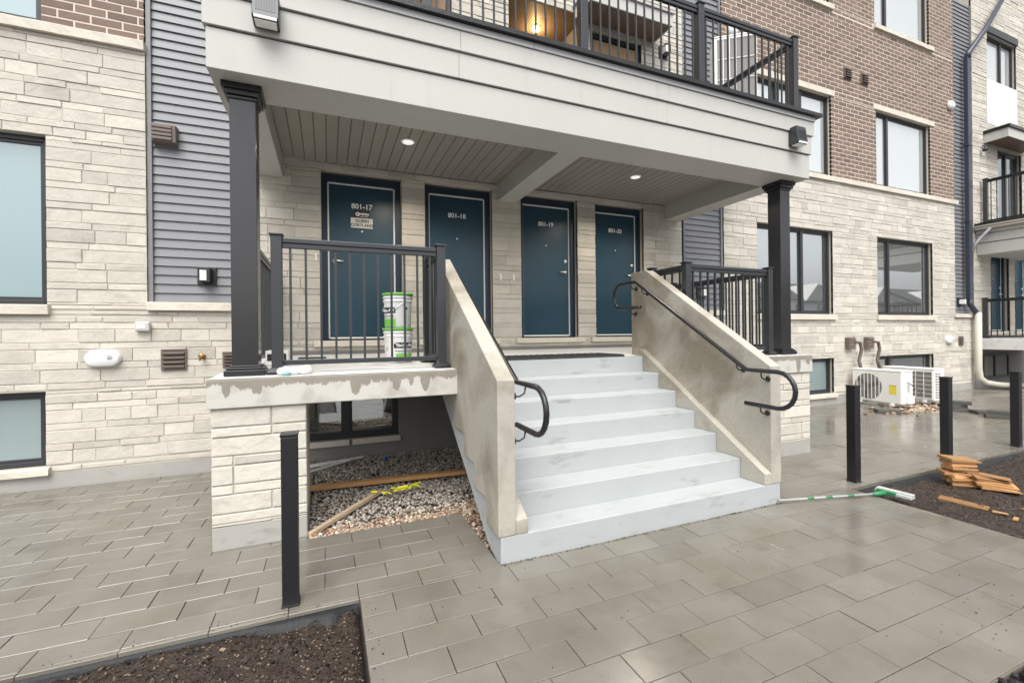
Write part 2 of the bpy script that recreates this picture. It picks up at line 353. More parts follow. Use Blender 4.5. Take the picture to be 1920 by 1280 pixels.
def stone_layout(x0, x1, z0, z1, holes, big=.147, small=.076, ztop=2.04, j=.007, lmin=.2, lmax=.62):
    per = big+small; out = []; z = ztop+per*math.ceil((z1-ztop)/per)
    rows = []
    while z > z0:
        rows += [(z-small, z), (z-per, z-small)]; z -= per
    for ra, rb in rows:
        ra, rb = max(ra, z0), min(rb, z1)
        if rb-ra < .025: continue
        for xa, xb, za, zb in minus(x0, x1, ra, rb, [h for h in holes if h[3] > ra+.004 and h[2] < rb-.004]):
            if zb-za < .022 or xb-xa < .03: continue
            x = xa; sm = (rb-ra) < .1
            while x < xb-.001:
                l = random.uniform(lmin*1.1, lmax*1.05) if sm else random.choice((random.uniform(lmin, .34), random.uniform(.34, lmax)))
                if xb-(x+l) < lmin*.8: l = xb-x
                out.append((x+j/2 if x > xa else x, x+l-j/2 if x+l < xb-.001 else xb, za+j/2, zb-j/2)); x += l
    return out
def brick_layout(x0, x1, z0, z1, holes, L=.287, H=.0978, j=.017):
    out = []; n = 0; z = z0
    while z < z1-.02:
        zb = min(z+H, z1)
        for xa, xb, za, zc in minus(x0, x1, z, zb, [h for h in holes if h[3] > z+.004 and h[2] < zb-.004]):
            if zc-za < .03 or xb-xa < .02: continue
            k = math.floor((xa-(L/2 if n % 2 else 0))/L); 
            while True:
                a = k*L+(L/2 if n % 2 else 0); b = a+L; k += 1
                if a >= xb: break
                a2, b2 = max(a, xa), min(b, xb)
                if b2-a2 > .03: out.append((a2+(j/2 if a2 > xa else 0), b2-(j/2 if b2 < xb else 0), za+j/2, zc-j/2))
        z += H; n += 1
    return out
YF = 6.45
def lay(parts, parent, name, material, yf, limit, rough=True, depth=.05, hide=None):
    """the largest-showing pieces become parts of their own, the rest one joined part"""
    scored = sorted(parts, key=lambda p: -(0 if hide and hide(p) else pix_area([(p[0], yf, p[2]), (p[1], yf, p[2]), (p[1], yf, p[3]), (p[0], yf, p[3])])))
    rest = MB(); n = 0
    for i, p in enumerate(scored):
        t = min(1, max(0, random.gauss(.5, .24)))
        if i < limit:
            m = MB(); face_block(m, *p, yf, depth, tint=t, rough=rough, jit=.002 if rough else .001, ch=.0038 if rough else .003); m.build(name, material, parent)
        else: face_block(rest, *p, yf, depth, tint=t, rough=rough, jit=.002 if rough else .001, ch=.0038 if rough else .003); n += 1
    if n: rest.build(name, material, parent, kind='stuff')
def backing(cells, y0, y1, name, material, parent):
    m = MB()
    for xa, xb, za, zb in cells: m.box(xa, xb, y0, y1, za, zb)
    return m.build(name, material, parent)
# ------------------------------------------------------------------ ground
GRID_X, PL, PW = .166, .3965, .2068
def paving():
    P = B(-9, 24, 2.924, 3.955, -.12, -.028)
    P.box(-9, -.16, 3.957, 6.44, -.12, -.028); P.box(5.1, 24, 3.957, 6.44, -.12, -.028); P.box(.172, 4.983, 1.055, 2.923, -.12, -.028)
    root = P.build('paving', 'dirt', kind='structure')
    S = MB()
    for r in range(-9, 18):
        y = 2.921+r*PW
        for xa, xb in (((.17, 4.985),) if r < 0 else ((.17, 4.985),) if r == 0 else ((-9, 1.118), (3.99, 24)) if y < 3.95 else ((-9, -.17), (5.37, 24))): S.box(xa, xb, y-.006, y+.006, -.02, -.007)
    S.build('joint_sand', 'joint', root, kind='stuff')
    items = []
    rows = range(-10, 18)
    for r in rows:
        y0 = 2.921+r*PW; y1 = y0+PW
        path = r < 0
        xa, xb = (.17, 4.985) if path else (-9, 24)
        if y0 < 1.05: continue
        off = GRID_X+(0 if r % 2 == 0 else PL/2)
        k = math.floor((xa-off)/PL)
        while off+k*PL < xb:
            a, b = max(off+k*PL, xa), min(off+(k+1)*PL, xb); k += 1
            if b-a < .04: continue
            y2 = min(y1, 6.44)
            if y2-y0 < .04: continue
            hs = []
            if y0 >= 3.93: hs = [(-.17, 5.37, 0, 9)]        # gravel and stair
            elif y0 >= 2.9: hs = [(1.118, 3.988, 2.953, 9)]
            for c in minus(a, b, y0, y2, hs):
                if c[1]-c[0] > .03 and c[3]-c[2] > .03: items.append(c)
    items.sort(key=lambda c: -pix_area([(c[0], c[2], 0), (c[1], c[2], 0), (c[1], c[3], 0), (c[0], c[3], 0)]))
    rest = MB(); j = .0019; ch = .0022
    for i, (xa, xb, ya, yb) in enumerate(items):
        t = min(1, max(0, random.gauss(.5, .25))); h = random.uniform(-.0018, .0018); tl = [random.uniform(-.001, .001) for _ in range(4)]
        m = MB() if i < 300 else rest
        xa, xb, ya, yb = xa+j, xb-j, ya+j, yb-j
        vs = [(xa,ya,-.05),(xb,ya,-.05),(xb,yb,-.05),(xa,yb,-.05),(xa,ya,h-ch),(xb,ya,h-ch),(xb,yb,h-ch),(xa,yb,h-ch),
              (xa+ch,ya+ch,h+tl[0]),(xb-ch,ya+ch,h+tl[1]),(xb-ch,yb-ch,h+tl[2]),(xa+ch,yb-ch,h+tl[3])]
        fs = [(0,1,5,4),(1,2,6,5),(2,3,7,6),(3,0,4,7),(4,5,9,8),(5,6,10,9),(6,7,11,10),(7,4,8,11),(8,9,10,11)]
        m.raw(vs, fs, t)
        if i < 300: m.build('paver', 'paver', root)
    rest.build('paver', 'paver', root, kind='stuff')
g = B(-140, 160, -150, 150, -.6, -.125).build('ground', 'asphalt', kind='structure')
paving()
def soil(name, x0, x1, y0, y1, n, seed):
    nx, ny = int((x1-x0)/.03), int((y1-y0)/.03)
    nx, ny = min(nx, 260), min(ny, 120); vs = []
    for j in range(ny+1):
        for i in range(nx+1):
            x = x0+(x1-x0)*i/nx; y = y0+(y1-y0)*j/ny
            h = noise.noise(Vector((x*2, y*2, seed)))*.03+noise.noise(Vector((x*7, y*7, seed)))*.022+noise.noise(Vector((x*24, y*24, seed)))*.014
            e = min(x-x0, x1-x, y-y0, y1-y)
            vs.append((x, y, -.044+h-(.05 if e < .005 else 0)))
    fs = [(j*(nx+1)+i, j*(nx+1)+i+1, (j+1)*(nx+1)+i+1, (j+1)*(nx+1)+i) for j in range(ny) for i in range(nx)]
    bed = MB().raw(vs, fs, .5, True).build(name, 'mulch', kind='structure')
    m = MB(); rnd = random.Random(seed)
    for _ in range(n):
        x = rnd.uniform(x0+.02, x1-.02); y = rnd.uniform(y0+.02, y1-.02)
        h = noise.noise(Vector((x*2, y*2, seed)))*.03+noise.noise(Vector((x*7, y*7, seed)))*.022+noise.noise(Vector((x*24, y*24, seed)))*.014-.042
        a = rnd.uniform(0, 6.28); l = rnd.uniform(.0025, .0065)*(2.2 if rnd.random() < .04 else 1); w = l*rnd.uniform(.3, .8); tz = rnd.uniform(-.4, .4)
        ax = Vector((math.cos(a), math.sin(a), tz)).normalized(); ay = ax.cross(Vector((0, 0, 1))).normalized(); az = ax.cross(ay)
        m.obox((x, y, h), ax, ay, az, l, w, l*.25, tint=min(1, max(0, rnd.gauss(.20, .10) if rnd.random() < .86 else rnd.uniform(.5, 1))))
    m.build(name+'_chips', 'mulch_chip', kind='stuff')
soil('soil_bed', -2.6, .163, .9, 2.915, 26000, 3.1)
soil('soil_bed', 4.995, 10.5, .9, 2.885, 20000, 8.7)
def pebbles(name, material, pts, smin, smax, seed):
    ico = [(0,0,1),(.894,0,.447),(.276,.851,.447),(-.724,.526,.447),(-.724,-.526,.447),(.276,-.851,.447),(.724,.526,-.447),(-.276,.851,-.447),(-.894,0,-.447),(-.276,-.851,-.447),(.724,-.526,-.447),(0,0,-1)]
    f = [(0,1,2),(0,2,3),(0,3,4),(0,4,5),(0,5,1),(1,6,2),(2,7,3),(3,8,4),(4,9,5),(5,10,1),(6,7,2),(7,8,3),(8,9,4),(9,10,5),(10,6,1),(11,7,6),(11,8,7),(11,9,8),(11,10,9),(11,6,10)]
    m = MB(); rnd = random.Random(seed)
    for x, y, z in pts:
        s = rnd.uniform(smin, smax); sx, sy, sz = s*rnd.uniform(.7, 1.3), s*rnd.uniform(.7, 1.2), s*rnd.uniform(.5, .9); a = rnd.uniform(0, 6.28); c, q = math.cos(a), math.sin(a)
        t = min(1, max(0, rnd.gauss(.45, .28)))
        m.raw([(x+(px*sx*c-py*sy*q)*k, y+(px*sx*q+py*sy*c)*k, z+pz*sz) for px, py, pz in ico for k in (rnd.uniform(.85, 1.1),)], f, t, rnd.random() < .5)
    return m.build(name, material, kind='stuff')
B(-.83, 6.03, 3.958, 6.446, -.12, -.055).build('dirt', 'dirt', kind='structure')
rr = random.Random(5)
gp = []
for _ in range(15000):
    x = rr.uniform(-.8, 3.2); y = rr.uniform(4.0, 6.43)
    gp.append((x, y, -.045+rr.uniform(0, .03)+.01*noise.noise(Vector((x*3, y*3, 0)))))
pebbles('gravel', 'gravel', gp, .010, .020, 1)
bp = []
for _ in range(900):
    x = rr.uniform(-.16, 1.6); y = 3.965+abs(rr.gauss(0, .10)); bp.append((x, y, -.02+rr.uniform(0, .012)))
for _ in range(500): bp.append((rr.uniform(1.125, 1.5), rr.uniform(3.2, 4.3), -.03+rr.uniform(0, .015)))
pebbles('river_gravel', 'brown_gravel', bp, .010, .022, 2)
cr = [(rr.uniform(.3, 4.9), rr.uniform(1.1, 2.9), .003) for _ in range(26)]+[(rr.gauss(3.7, .35), rr.gauss(1.25, .14), .003) for _ in range(60)]+[(rr.gauss(1.05, .3), rr.gauss(2.35, .25), .003) for _ in range(16)]
cr += [(rr.uniform(-2.4, .15), 2.93+abs(rr.gauss(0, .05)), .003) for _ in range(60)]+[(rr.uniform(5, 9), 2.90+abs(rr.gauss(0, .05)), .003) for _ in range(160)]+[(.19+abs(rr.gauss(0, .05)), rr.uniform(1.6, 2.9), .003) for _ in range(36)]+[(rr.uniform(1.12, 3.98), 2.945-abs(rr.gauss(0, .012)), .003) for _ in range(420)]
pebbles('soil_crumbs', 'mulch_chip', [p for p in cr if 1.07 < p[1] < 3.2], .002, .0055, 21)
# fabric edging along the beds
def edging(name, x0, x1, y, crumple, label):
    m = MB(); n = int((x1-x0)/.06); vs = []
    for i in range(n+1):
        x = x0+(x1-x0)*i/n; w = crumple(x)
        vs += [(x, y+.006, -.022), (x, y-.004-w*.3, -.024+w*.25+.004*noise.noise(Vector((x*20, 0, 1)))), (x, y-.012-w+.006*noise.noise(Vector((x*25, 3, 1))), -.040+w*.4), (x, y-.03-w*1.3, -.075)]
    fs = [(i*4+k, (i+1)*4+k, (i+1)*4+k+1, i*4+k+1) for i in range(n) for k in range(3)]
    return tag(m.raw(vs, fs, .5, True).build(name, 'fabric'), label, 'landscape fabric')
edging('fabric_edging', -4.2, .16, 2.918, lambda x: .09*math.exp(-((x-.0)/.07)**2)+.035*math.exp(-((x+.22)/.12)**2), 'crumpled black fabric edge along the soil bed at lower left')
edging('fabric_edging', 4.99, 12.5, 2.888, lambda x: .02+.02*noise.noise(Vector((x*6, 0, 0))), 'black fabric edge along the soil bed with the wood shims')
gp = [(rr.uniform(2.2, 4.98), rr.uniform(.55, 1.045), -.03+rr.uniform(0, .02)) for _ in range(2200)]
pebbles('dark_gravel', 'fabric', gp, .012, .028, 4)
# ------------------------------------------------------------------ building parts
def window(parent, x0, x1, z0, z1, splits=(), glass='glass', rec=.085, fw=.055, yf=YF, sash=True):
    y = yf+rec
    fr = MB().box(x0, x0+fw, y, y+.09, z0, z1).box(x1-fw, x1, y, y+.09, z0, z1).box(x0+fw, x1-fw, y, y+.09, z1-fw, z1).box(x0+fw, x1-fw, y, y+.09, z0, z0+fw)
    w = fr.build('window', 'frame', parent, bevel=.004)
    xs = [x0+fw]+[x0+(x1-x0)*s for s in splits]+[x1-fw]
    for s in xs[1:-1]: B(s-.04, s+.04, y-.003, y+.09, z0+fw, z1-fw).build('mullion', 'frame', w, bevel=.004)
    for i, (a, b) in enumerate(zip(xs, xs[1:])):
        a2 = a+(.04 if i else 0); b2 = b-(.04 if i < len(xs)-2 else 0)
        if sash and splits:
            q = .032; s = MB().box(a2, a2+q, y+.02, y+.07, z0+fw, z1-fw).box(b2-q, b2, y+.02, y+.07, z0+fw, z1-fw).box(a2+q, b2-q, y+.02, y+.07, z1-fw-q, z1-fw).box(a2+q, b2-q, y+.02, y+.07, z0+fw, z0+fw+q)
            s.build('sash', 'frame', w); a2 += q; b2 -= q; za, zb = z0+fw+q, z1-fw-q
        else: za, zb = z0+fw, z1-fw
        B(a2, b2, y+.04, y+.05, za, zb).build('pane', glass, w)
    return w
def sill(parent, x0, x1, z0, z1, yf=YF, out=.05, name='sill', m='cut_stone'):
    mb = MB(); n = max(1, int((x1-x0)/.12)); 
    f = lambda: yf-out+random.uniform(-.006, .006)
    ys = [(f(), f()) for _ in range(n+1)]; vs = []
    for i in range(n+1):
        x = x0+(x1-x0)*i/n; vs += [(x, ys[i][0], z0), (x, ys[i][1], z1-.008), (x, ys[i][1]+.008, z1), (x, yf+.10, z1), (x, yf+.10, z0)]
    fs = [(i*5+k, i*5+(k+1) % 5, (i+1)*5+(k+1) % 5, (i+1)*5+k) for i in range(n) for k in range(5)]
    fs += [(4,3,2,1,0), tuple(n*5+k for k in range(5))]
    return mb.raw(vs, [f[::-1] for f in fs]).build(name, m, parent)
def siding(parent, x0, x1, z0, z1, yf=YF+.05, pitch=.1085):
    bk = B(x0, x1, yf+.03, yf+.2, z0, z1).build('siding', 'siding_trim', parent)
    z = z0
    while z < z1-.01:
        zb = min(z+pitch, z1); m = MB(); m.prism_x([(yf-.003, z+.004), (yf+.017, zb+.003), (yf+.029, zb+.003), (yf+.029, z+.004)][::-1], x0, x1, tint=random.random()); m.build('plank', 'siding', bk); z += pitch
    return bk
def door(parent, x0, x1, num, hinge_left, yf=YF):
    a, b, z0, z1 = x0+.084, x1-.084, 1.605, 3.746; yd = yf+.15
    d = B(a+.008, b-.008, yd, yd+.045, z0+.012, z1-.008).build('door', 'door', parent, bevel=.003)
    fr = MB().box(x0, a-.006, yd-.05, yd+.06, 1.575, 3.85).box(b+.006, x1, yd-.05, yd+.06, 1.575, 3.85).box(a-.006, b+.006, yd-.05, yd+.06, z1+.006, 3.85)
    fr.build('door_frame', 'door_frame', d, bevel=.004)
    MB().box(a-.006, a+.013, yd-.006, yd+.03, z0, z1).box(b-.013, b+.006, yd-.006, yd+.03, z0, z1).box(a+.013, b-.013, yd-.006, yd+.03, z1-.013, z1+.006).box(a+.013, b-.013, yd-.006, yd+.03, z0-.006, z0+.015).build('weatherstrip', 'weatherstrip', d)
    B(x0+.002, x1-.002, yd-.045, yd+.08, 3.853, 3.871).build('lintel', 'brown_plastic', d)
    hx = b-.075 if hinge_left else a+.075; s = -1 if hinge_left else 1
    MB().lathe([(.030, 0), (.030, .012), (.012, .016), (.012, .045)], (hx, yd, 2.672), 16, 'y').tube([(hx, yd-.05, 2.672), (hx+s*.03, yd-.055, 2.672), (hx+s*.12, yd-.05, 2.668)], .011, 8).build('handle', 'chrome', d)
    if hinge_left: MB().lathe([(.030, 0), (.030, .014), (.018, .024), (.006, .026)], (hx, yd, 2.855), 16, 'y').build('deadbolt', 'chrome', d)
    cx = (a+b)/2
    MB().lathe([(.014, 0), (.014, .006), (.008, .009)], (cx, yd, 3.103), 12, 'y').build('viewer', 'chrome', d)
    text(num, .10, (cx, yd-.002, 3.452), d, name='number', bold=.0018)
    if num.endswith('17'):
        c = B(cx-.105, cx+.10, yd-.006, yd-.001, 3.295, 3.395).build('sign', 'ink', d)
        text('minto', .052, (cx+.03, yd-.0075, 3.352), d, sx=1.05, bold=.0015); text('communities', .021, (cx+.03, yd-.0075, 3.316), d, sx=1.0)
        MB().lathe([(.030, 0), (.030, .002)], (cx-.058, yd-.0062, 3.345), 20, 'y').build('emblem', 'white_ink', d)
        MB().box(cx-.085, cx-.03, yd-.0095, yd-.0084, 3.335, 3.341).box(cx-.062, cx-.054, yd-.0095, yd-.0084, 3.345, 3.368).build('emblem_mark', 'ink', d)
        B(cx-.15, cx+.145, yd-.006, yd-.001, 3.152, 3.292).build('notice', 'paper', d)
        text('QUEEN', .056, (cx, yd-.0075, 3.25), d, 'ink', bold=.0012); text('CORTLAND', .056, (cx, yd-.0075, 3.19), d, 'ink', bold=.0012)
    return d
DOORS = [(-.062, .994), (1.327, 2.366), (2.85, 3.884), (4.235, 5.255)]
# ------------------------------------------------------------------ main townhouse
TH = thing('townhouse', 'pale stone townhouse front with brown brick upper bays and blue doors', 'building', (2.6, YF, 0))
WIN = [(-5.2, -2.835, 2.014, 3.872), (8.11, 10.5, 2.005, 3.872), (12.14, 14.5, 2.005, 3.872)]
BAS = [(-5.2, -2.857, .235, 1.062), (8.11, 10.5, .235, 1.03), (12.14, 14.5, .235, 1.02)]
UP = [(-5.2, -2.86, 5.10, 6.91), (8.11, 10.5, 5.10, 6.91), (12.15, 14.45, 5.10, 6.91)]
UP2 = [(8.11, 10.45, 8.94, 10.7), (12.13, 14.45, 8.94, 10.7)]
PW_ = [(x0, x1, 1.575, 3.872) for x0, x1 in DOORS]
BACKW = [(-.9, .93, .233, .95)]
sw_holes = WIN+BAS
sw = [c for x0, x1 in ((-7, -1.947), (7.2, 15.565)) for c in minus(x0, x1, .16, 4.985, sw_holes)]
pw = minus(-.92, 6.135, 1.44, 3.955, PW_)
strip = [(-1.945, -.921, .16, 1.96), (6.136, 7.199, .16, 1.96), (15.567, 16.52, .16, 1.94)]
wall = backing(sw+pw+strip, YF+.008, YF+.30, 'stone_wall', 'mortar', TH)
st = []
LOWH = sw_holes+[(-5.3, -2.80, 1.905, 2.014), (-5.3, -2.81, .155, .235), (8.05, 10.57, 1.885, 2.005), (12.08, 14.57, 1.885, 2.005), (8.05, 10.55, .15, .235), (12.08, 14.55, .15, .235)]
for x0, x1, lm in ((-7, -.921, .66), (6.136, 16.52, .50)): st += stone_layout(x0, x1, .16, 4.985, LOWH+[(-1.947, -.92, 1.96, 9), (6.13, 7.2, 1.96, 9), (15.565, 16.53, 1.94, 9)], lmax=lm)
st += stone_layout(-.92, 6.135, 1.445, 3.955, PW_+[(x0-.11, x1+.11, 1.495, 1.575) for x0, x1 in DOORS], lmax=.55)
def hid(p): return (p[0] > 6.0 and p[1] < 8.05 and p[3] < 1.3) or (p[0] > 2.4 and p[1] < 7 and p[3] < 1.6 and p[0] > 4.9)
for x, z in ((-.13, 2.69), (2.50, 2.53), (2.72, 2.53)): B(x-.012, x+.012, YF-.004, YF+.02, z-.05, z+.05).build('weep_vent', 'white_plastic', TH)
lay(st, wall, 'stone', 'stone', YF, 300, True, .05, hid)
# foundation strip
for x0, x1 in ((-7, -.86), (6.05, 16.52)): B(x0, x1, YF+.004, YF+.3, -.1, .158).build('foundation', 'foundation', TH)
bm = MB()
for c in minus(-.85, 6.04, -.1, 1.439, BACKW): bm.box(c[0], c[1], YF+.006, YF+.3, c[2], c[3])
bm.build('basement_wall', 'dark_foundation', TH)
# brick bays
bh = UP+UP2+[(8.02, 10.62, 6.91, 7.04), (-5.3, -2.75, 6.91, 7.04), (12.05, 14.64, 6.91, 7.04), (8.02, 10.55, 8.83, 8.94), (12.05, 14.6, 8.83, 8.94)]
for x0, x1, lim in ((-7, -1.955, 40), (7.2, 15.575, 260)):
    bwall = backing(minus(x0, x1, 5.09, 10.9, UP+UP2), YF+.0075, YF+.30, 'brick_wall', 'brick_mortar', TH)
    lay(brick_layout(x0, x1, 5.092, 10.9, bh), bwall, 'brick', 'brick', YF+.004, lim, False, .05)
for x0, x1 in ((-7, -1.945), (7.17, 15.66)): sill(TH, x0, x1, 4.985, 5.09, name='belt_course')
for x0, x1 in ((8.06, 10.56), (12.09, 14.58)):
    sill(TH, x0, x1, 1.888, 2.004); sill(TH, x0, x1, 8.832, 8.938)
    sill(TH, x0-.03, x1+.05, 6.912, 7.038, name='lintel', out=.012)
sill(TH, -5.3, -2.81, 1.908, 2.012); sill(TH, -5.3, -2.82, .157, .234)
sill(TH, 8.06, 10.55, .157, .234); sill(TH, 12.09, 14.55, .157, .234)
for x0, x1 in DOORS: sill(TH, x0-.105, x1+.105, 1.498, 1.573, out=.05)
for x0, x1 in ((-1.945, -.95), (6.14, 7.19), (15.50, 16.51)): sill(TH, x0, x1, 1.962, 2.058)
# siding strips with their corner trims
for x0, x1 in ((-1.895, -.98), (6.235, 7.145), (15.62, 16.52)):
    siding(TH, x0, x1, 2.062, 10.6 if x0 > 0 else 6.4)
    MB().box(x0-.04, x0-.001, YF+.02, YF+.2, 2.06, 10.6).box(x1+.001, x1+.04, YF+.02, YF+.2, 2.06, 10.6).build('corner_trim', 'siding_trim', TH, bevel=.003)
MB().box(-1.946, -1.937, YF+.03, YF+.2, 2.06, 10.6).box(7.187, 7.199, YF+.03, YF+.2, 2.06, 10.6).build('corner_trim', 'beige_trim', TH)
# windows
window(TH, *WIN[0], (.5,), 'film_glass'); window(TH, *BAS[0], (.5,), 'frost_glass'); window(TH, *UP[0], (.5,), 'film_glass')
window(TH, *WIN[1], (.295, .615), 'glass'); window(TH, *WIN[2], (.255,), 'glass')
window(TH, *BAS[1], (.255,), 'frost_glass'); window(TH, *BAS[2], (.255,), 'glass')
window(TH, *UP[1], (.295, .615), 'pale_glass'); window(TH, *UP[2], (.255,), 'pale_glass')
window(TH, *UP2[0], (.6,), 'pale_glass'); window(TH, *UP2[1], (.255,), 'pale_glass')
window(TH, -.9, .93, .24, .945, (.62,), 'dark_glass', rec=.10, fw=.05)
MB().box(-.9, .26, YF-.03, YF+.1, .155, .232).box(.30, .94, YF-.03, YF+.1, .155, .232).build('sill', 'cut_stone', TH, bevel=.005)
for (x0, x1), n, h in zip(DOORS, ('801-17', '801-18', '801-19', '801-20'), (False, False, True, True)): door(TH, x0, x1, n, h)
# body behind the front
B(-7, 16.5, YF+1.62, 14, -.1, 10.95).build('rear_wall', 'house_wall', TH)
# upper wall behind the balcony
UB = [(.2, 1.76, 4.56, 6.83), (2.68, 4.05, 4.56, 7.0), (4.2, 5.25, 4.56, 6.80)]
ub = minus(-.94, 6.19, 4.545, 9.6, UB)
uw = backing(ub, YF+.012, YF+.30, 'upper_wall', 'mortar', TH)
ust = stone_layout(-.94, 6.19, 4.60, 8.4, UB)
rest = MB()
for p in ust: face_block(rest, *p, YF, .05, tint=min(1, max(0, random.gauss(.5, .24))))
rest.build('stone', 'stone', uw, kind='stuff')
def blind_window(x0, x1, z0, z1, zb):
    w = window(TH, x0, x1, z0, z1, (), 'dark_glass', rec=.05, fw=.07)
    B(x0+.075, x1-.075, YF+.070, YF+.076, zb, z1-.10).build('blind', 'tan_blind', w)
    B(x0+.075, x1-.075, YF+.072, YF+.078, z0+.08, zb-.004).build('floor_reflection', 'white_panel', w)  # white sheet painted in for the floor's reflection in the glass
blind_window(*UB[0], 6.43); blind_window(*UB[2], 6.36)
# recessed balcony door with vented soffit and a lit lamp
rc = MB().box(2.68, 4.05, YF+1.4, YF+1.5, 4.56, 7.0).box(2.60, 2.679, YF+.31, YF+1.4, 4.56, 7.1).box(4.051, 4.13, YF+.31, YF+1.4, 4.56, 7.1).build('door_recess', 'siding_trim', TH)
for i in range(34):
    x = 2.68+i*.0403; B(x, x+.030, YF+.02, YF+1.4, 7.0-.008, 7.03).build('soffit_slat', 'brown_soffit', rc)
B(2.68, 4.05, YF+.02, YF+1.4, 7.031, 7.05).build('soffit', 'frame', rc)
window(TH, 3.45, 4.05, 4.56, 6.9, (), 'dark_glass', rec=1.2, fw=.08)
MB().lathe([(.07, 0), (.075, -.02), (.05, -.05)], (3.42, YF+.55, 6.985), 16).build('lamp', 'warm_lamp', TH)
pl = bpy.data.lights.new('lamp_glow', 'POINT'); pl.energy = 9; pl.color = (1, .65, .28); pl.shadow_soft_size = .05
po = bpy.data.objects.new('lamp_glow', pl); COL.objects.link(po); po.location = (3.42, YF+.55, 6.86)
MB().box(3.97, 4.05, YF-.03, YF+.12, 4.56, 6.95).build('door_frame', 'grey_metal', TH)
def canopy(x0, x1):
    m = MB().box(x0, x1, 5.95, 5.97, 6.87, 7.07).box(x0, x0+.02, 5.97, YF-.002, 6.87, 7.07).box(x1-.02, x1, 5.97, YF-.002, 6.87, 7.07).box(x0+.02, x1-.02, 5.97, YF-.002, 7.02, 7.06)
    c = m.build('canopy', 'white_trim', TH, bevel=.003)
    MB().box(x0-.03, x1+.03, 5.92, YF-.004, 7.072, 7.10).build('canopy_flashing', 'flashing', c)
    n = int((x1-x0-.04)/.115); w = (x1-x0-.04)/n
    for i in range(n): B(x0+.02+i*w+.003, x0+.02+(i+1)*w-.003, 5.971, YF-.003, 6.90, 6.915, tint=random.random()).build('soffit_plank', 'brown_soffit', c)
canopy(-.385, 1.5); canopy(3.86, 5.51)
# ------------------------------------------------------------------ porch with balcony
def zs(y): return 1.308+.033*(y-4.0)
PO = thing('porch', 'covered entry porch with white fascia, black columns and balcony above', 'porch', (2.6, 4.0, 0))
# slab: left, right and landing pieces in one cast slab
sb = MB()
def slab_box(x0, x1, y0, y1):
    sb.raw([(x0,y0,1.085),(x1,y0,1.085),(x1,y1,1.085),(x0,y1,1.085),(x0,y0,zs(y0)),(x1,y0,zs(y0)),(x1,y1,zs(y1)),(x0,y1,zs(y1))], [(0,3,2,1),(4,5,6,7),(0,1,5,4),(1,2,6,5),(2,3,7,6),(3,0,4,7)])
slab_box(-.855, 1.122, 3.995, 6.445); slab_box(3.99, 6.055, 3.995, 6.445); slab_box(1.123, 3.989, 4.70, 6.445)
slab = sb.build('slab', 'painted_edge', PO, bevel=.008)
tp = MB()
for x0, x1, y0 in ((-.845, 1.118, 4.004), (3.992, 6.045, 4.004), (1.119, 3.991, 4.71)):
    tp.raw([(x0,y0,zs(y0)+.004),(x1,y0,zs(y0)+.004),(x1,6.44,zs(6.44)+.004),(x0,6.44,zs(6.44)+.004)], [(0,1,2,3)])
tp.build('deck_coating', 'deck_paint', PO)
def pier(x0, x1, y0, y1):
    c = B(x0+.012, x1-.012, y0+.012, y1, .175, 1.083).build('pier', 'mortar', PO)
    B(x0, x1, y0, y1+.01, -.1, .173).build('pier_footing', 'foundation', PO, bevel=.006)
    z = 1.083; hs = [.147, .076]; k = 0
    while z > .19:
        h = min(hs[k % 2], z-.176); k += 1
        cut = random.choice((.22, .3, .45, .62, .75, None)); xs = [x0, x1] if cut is None else [x0, x0+(x1-x0)*cut, x1]
        for a, b in zip(xs, xs[1:]):
            m = MB(); face_block(m, a+(.005 if a > x0 else 0), b-(.005 if b < x1 else 0), z-h+.005, z-.005, y0, .06, tint=random.gauss(.55, .2)); m.build('stone', 'stone', c)
        for side, xx in ((-1, x0), (1, x1)):
            t = random.gauss(.5, .2); ym = random.choice((y0+.26, y0+.42))
            for ya, yb in ((y0+.062, ym-.005), (ym+.005, y1)):
                m = MB(); m.box(min(xx, xx-side*.05), max(xx, xx-side*.05), ya, yb, z-h+.005, z-.005, tint=t); m.build('stone', 'stone', c, bevel=.004)
        z -= h
pier(-.83, -.168, 4.02, 4.68); pier(5.372, 6.03, 4.02, 4.68)
def column(x0, x1):
    y0, y1 = 4.20, 4.39; c = B(x0, x1, y0, y1, zs(4.2)+.02, 3.66).build('column', 'column_metal', PO, bevel=.004)
    zb = zs(4.2)+.006
    for i, (e, h0, h1) in enumerate(((.05, 0, .045), (.035, .046, .066), (.018, .067, .082))): B(x0-e, x1+e, y0-e, y1+e, zb+h0, zb+h1).build('base', 'black_metal', c, bevel=.005)
    for i, (e, h0, h1) in enumerate(((.05, 3.640, 3.688), (.032, 3.600, 3.639), (.012, 3.572, 3.599))): B(x0-e, x1+e, y0-e, y1+e, h0, h1).build('capital', 'black_metal', c, bevel=.005)
column(-.72, -.53); column(5.735, 5.925)
# beams and fascia
B(-.834, 6.036, 4.0, 4.46, 3.69, 4.0).build('front_beam', 'white_trim', PO, bevel=.004)
B(-.834, -.51, 4.461, YF-.012, 3.69, 4.0).build('side_beam', 'white_trim', PO, bevel=.004)
B(5.712, 6.036, 4.461, YF-.012, 3.69, 4.0).build('side_beam', 'white_trim', PO, bevel=.004)
B(2.455, 2.755, 4.461, YF-.012, 3.70, 4.0).build('middle_beam', 'white_trim', PO, bevel=.004)
B(-.82, 6.02, 4.014, YF-.012, 4.001, 4.5).build('deck_core', 'frame', PO)  # solid core; its near-black colour paints the shadow lines between fascia boards
for x0, x1, y, z0, z1 in ((-.855, 6.057, 3.980, 4.012, 4.244), (-.88, 6.082, 3.960, 4.254, 4.437)):
    cuts = (x0, .95+z0*.05, 3.35+z0*.06, x1)
    for a, b in zip(cuts, cuts[1:]): B(a+.001, b-.001, y, YF-.012, z0, z1).build('fascia_board', 'white_trim', PO, bevel=.003)
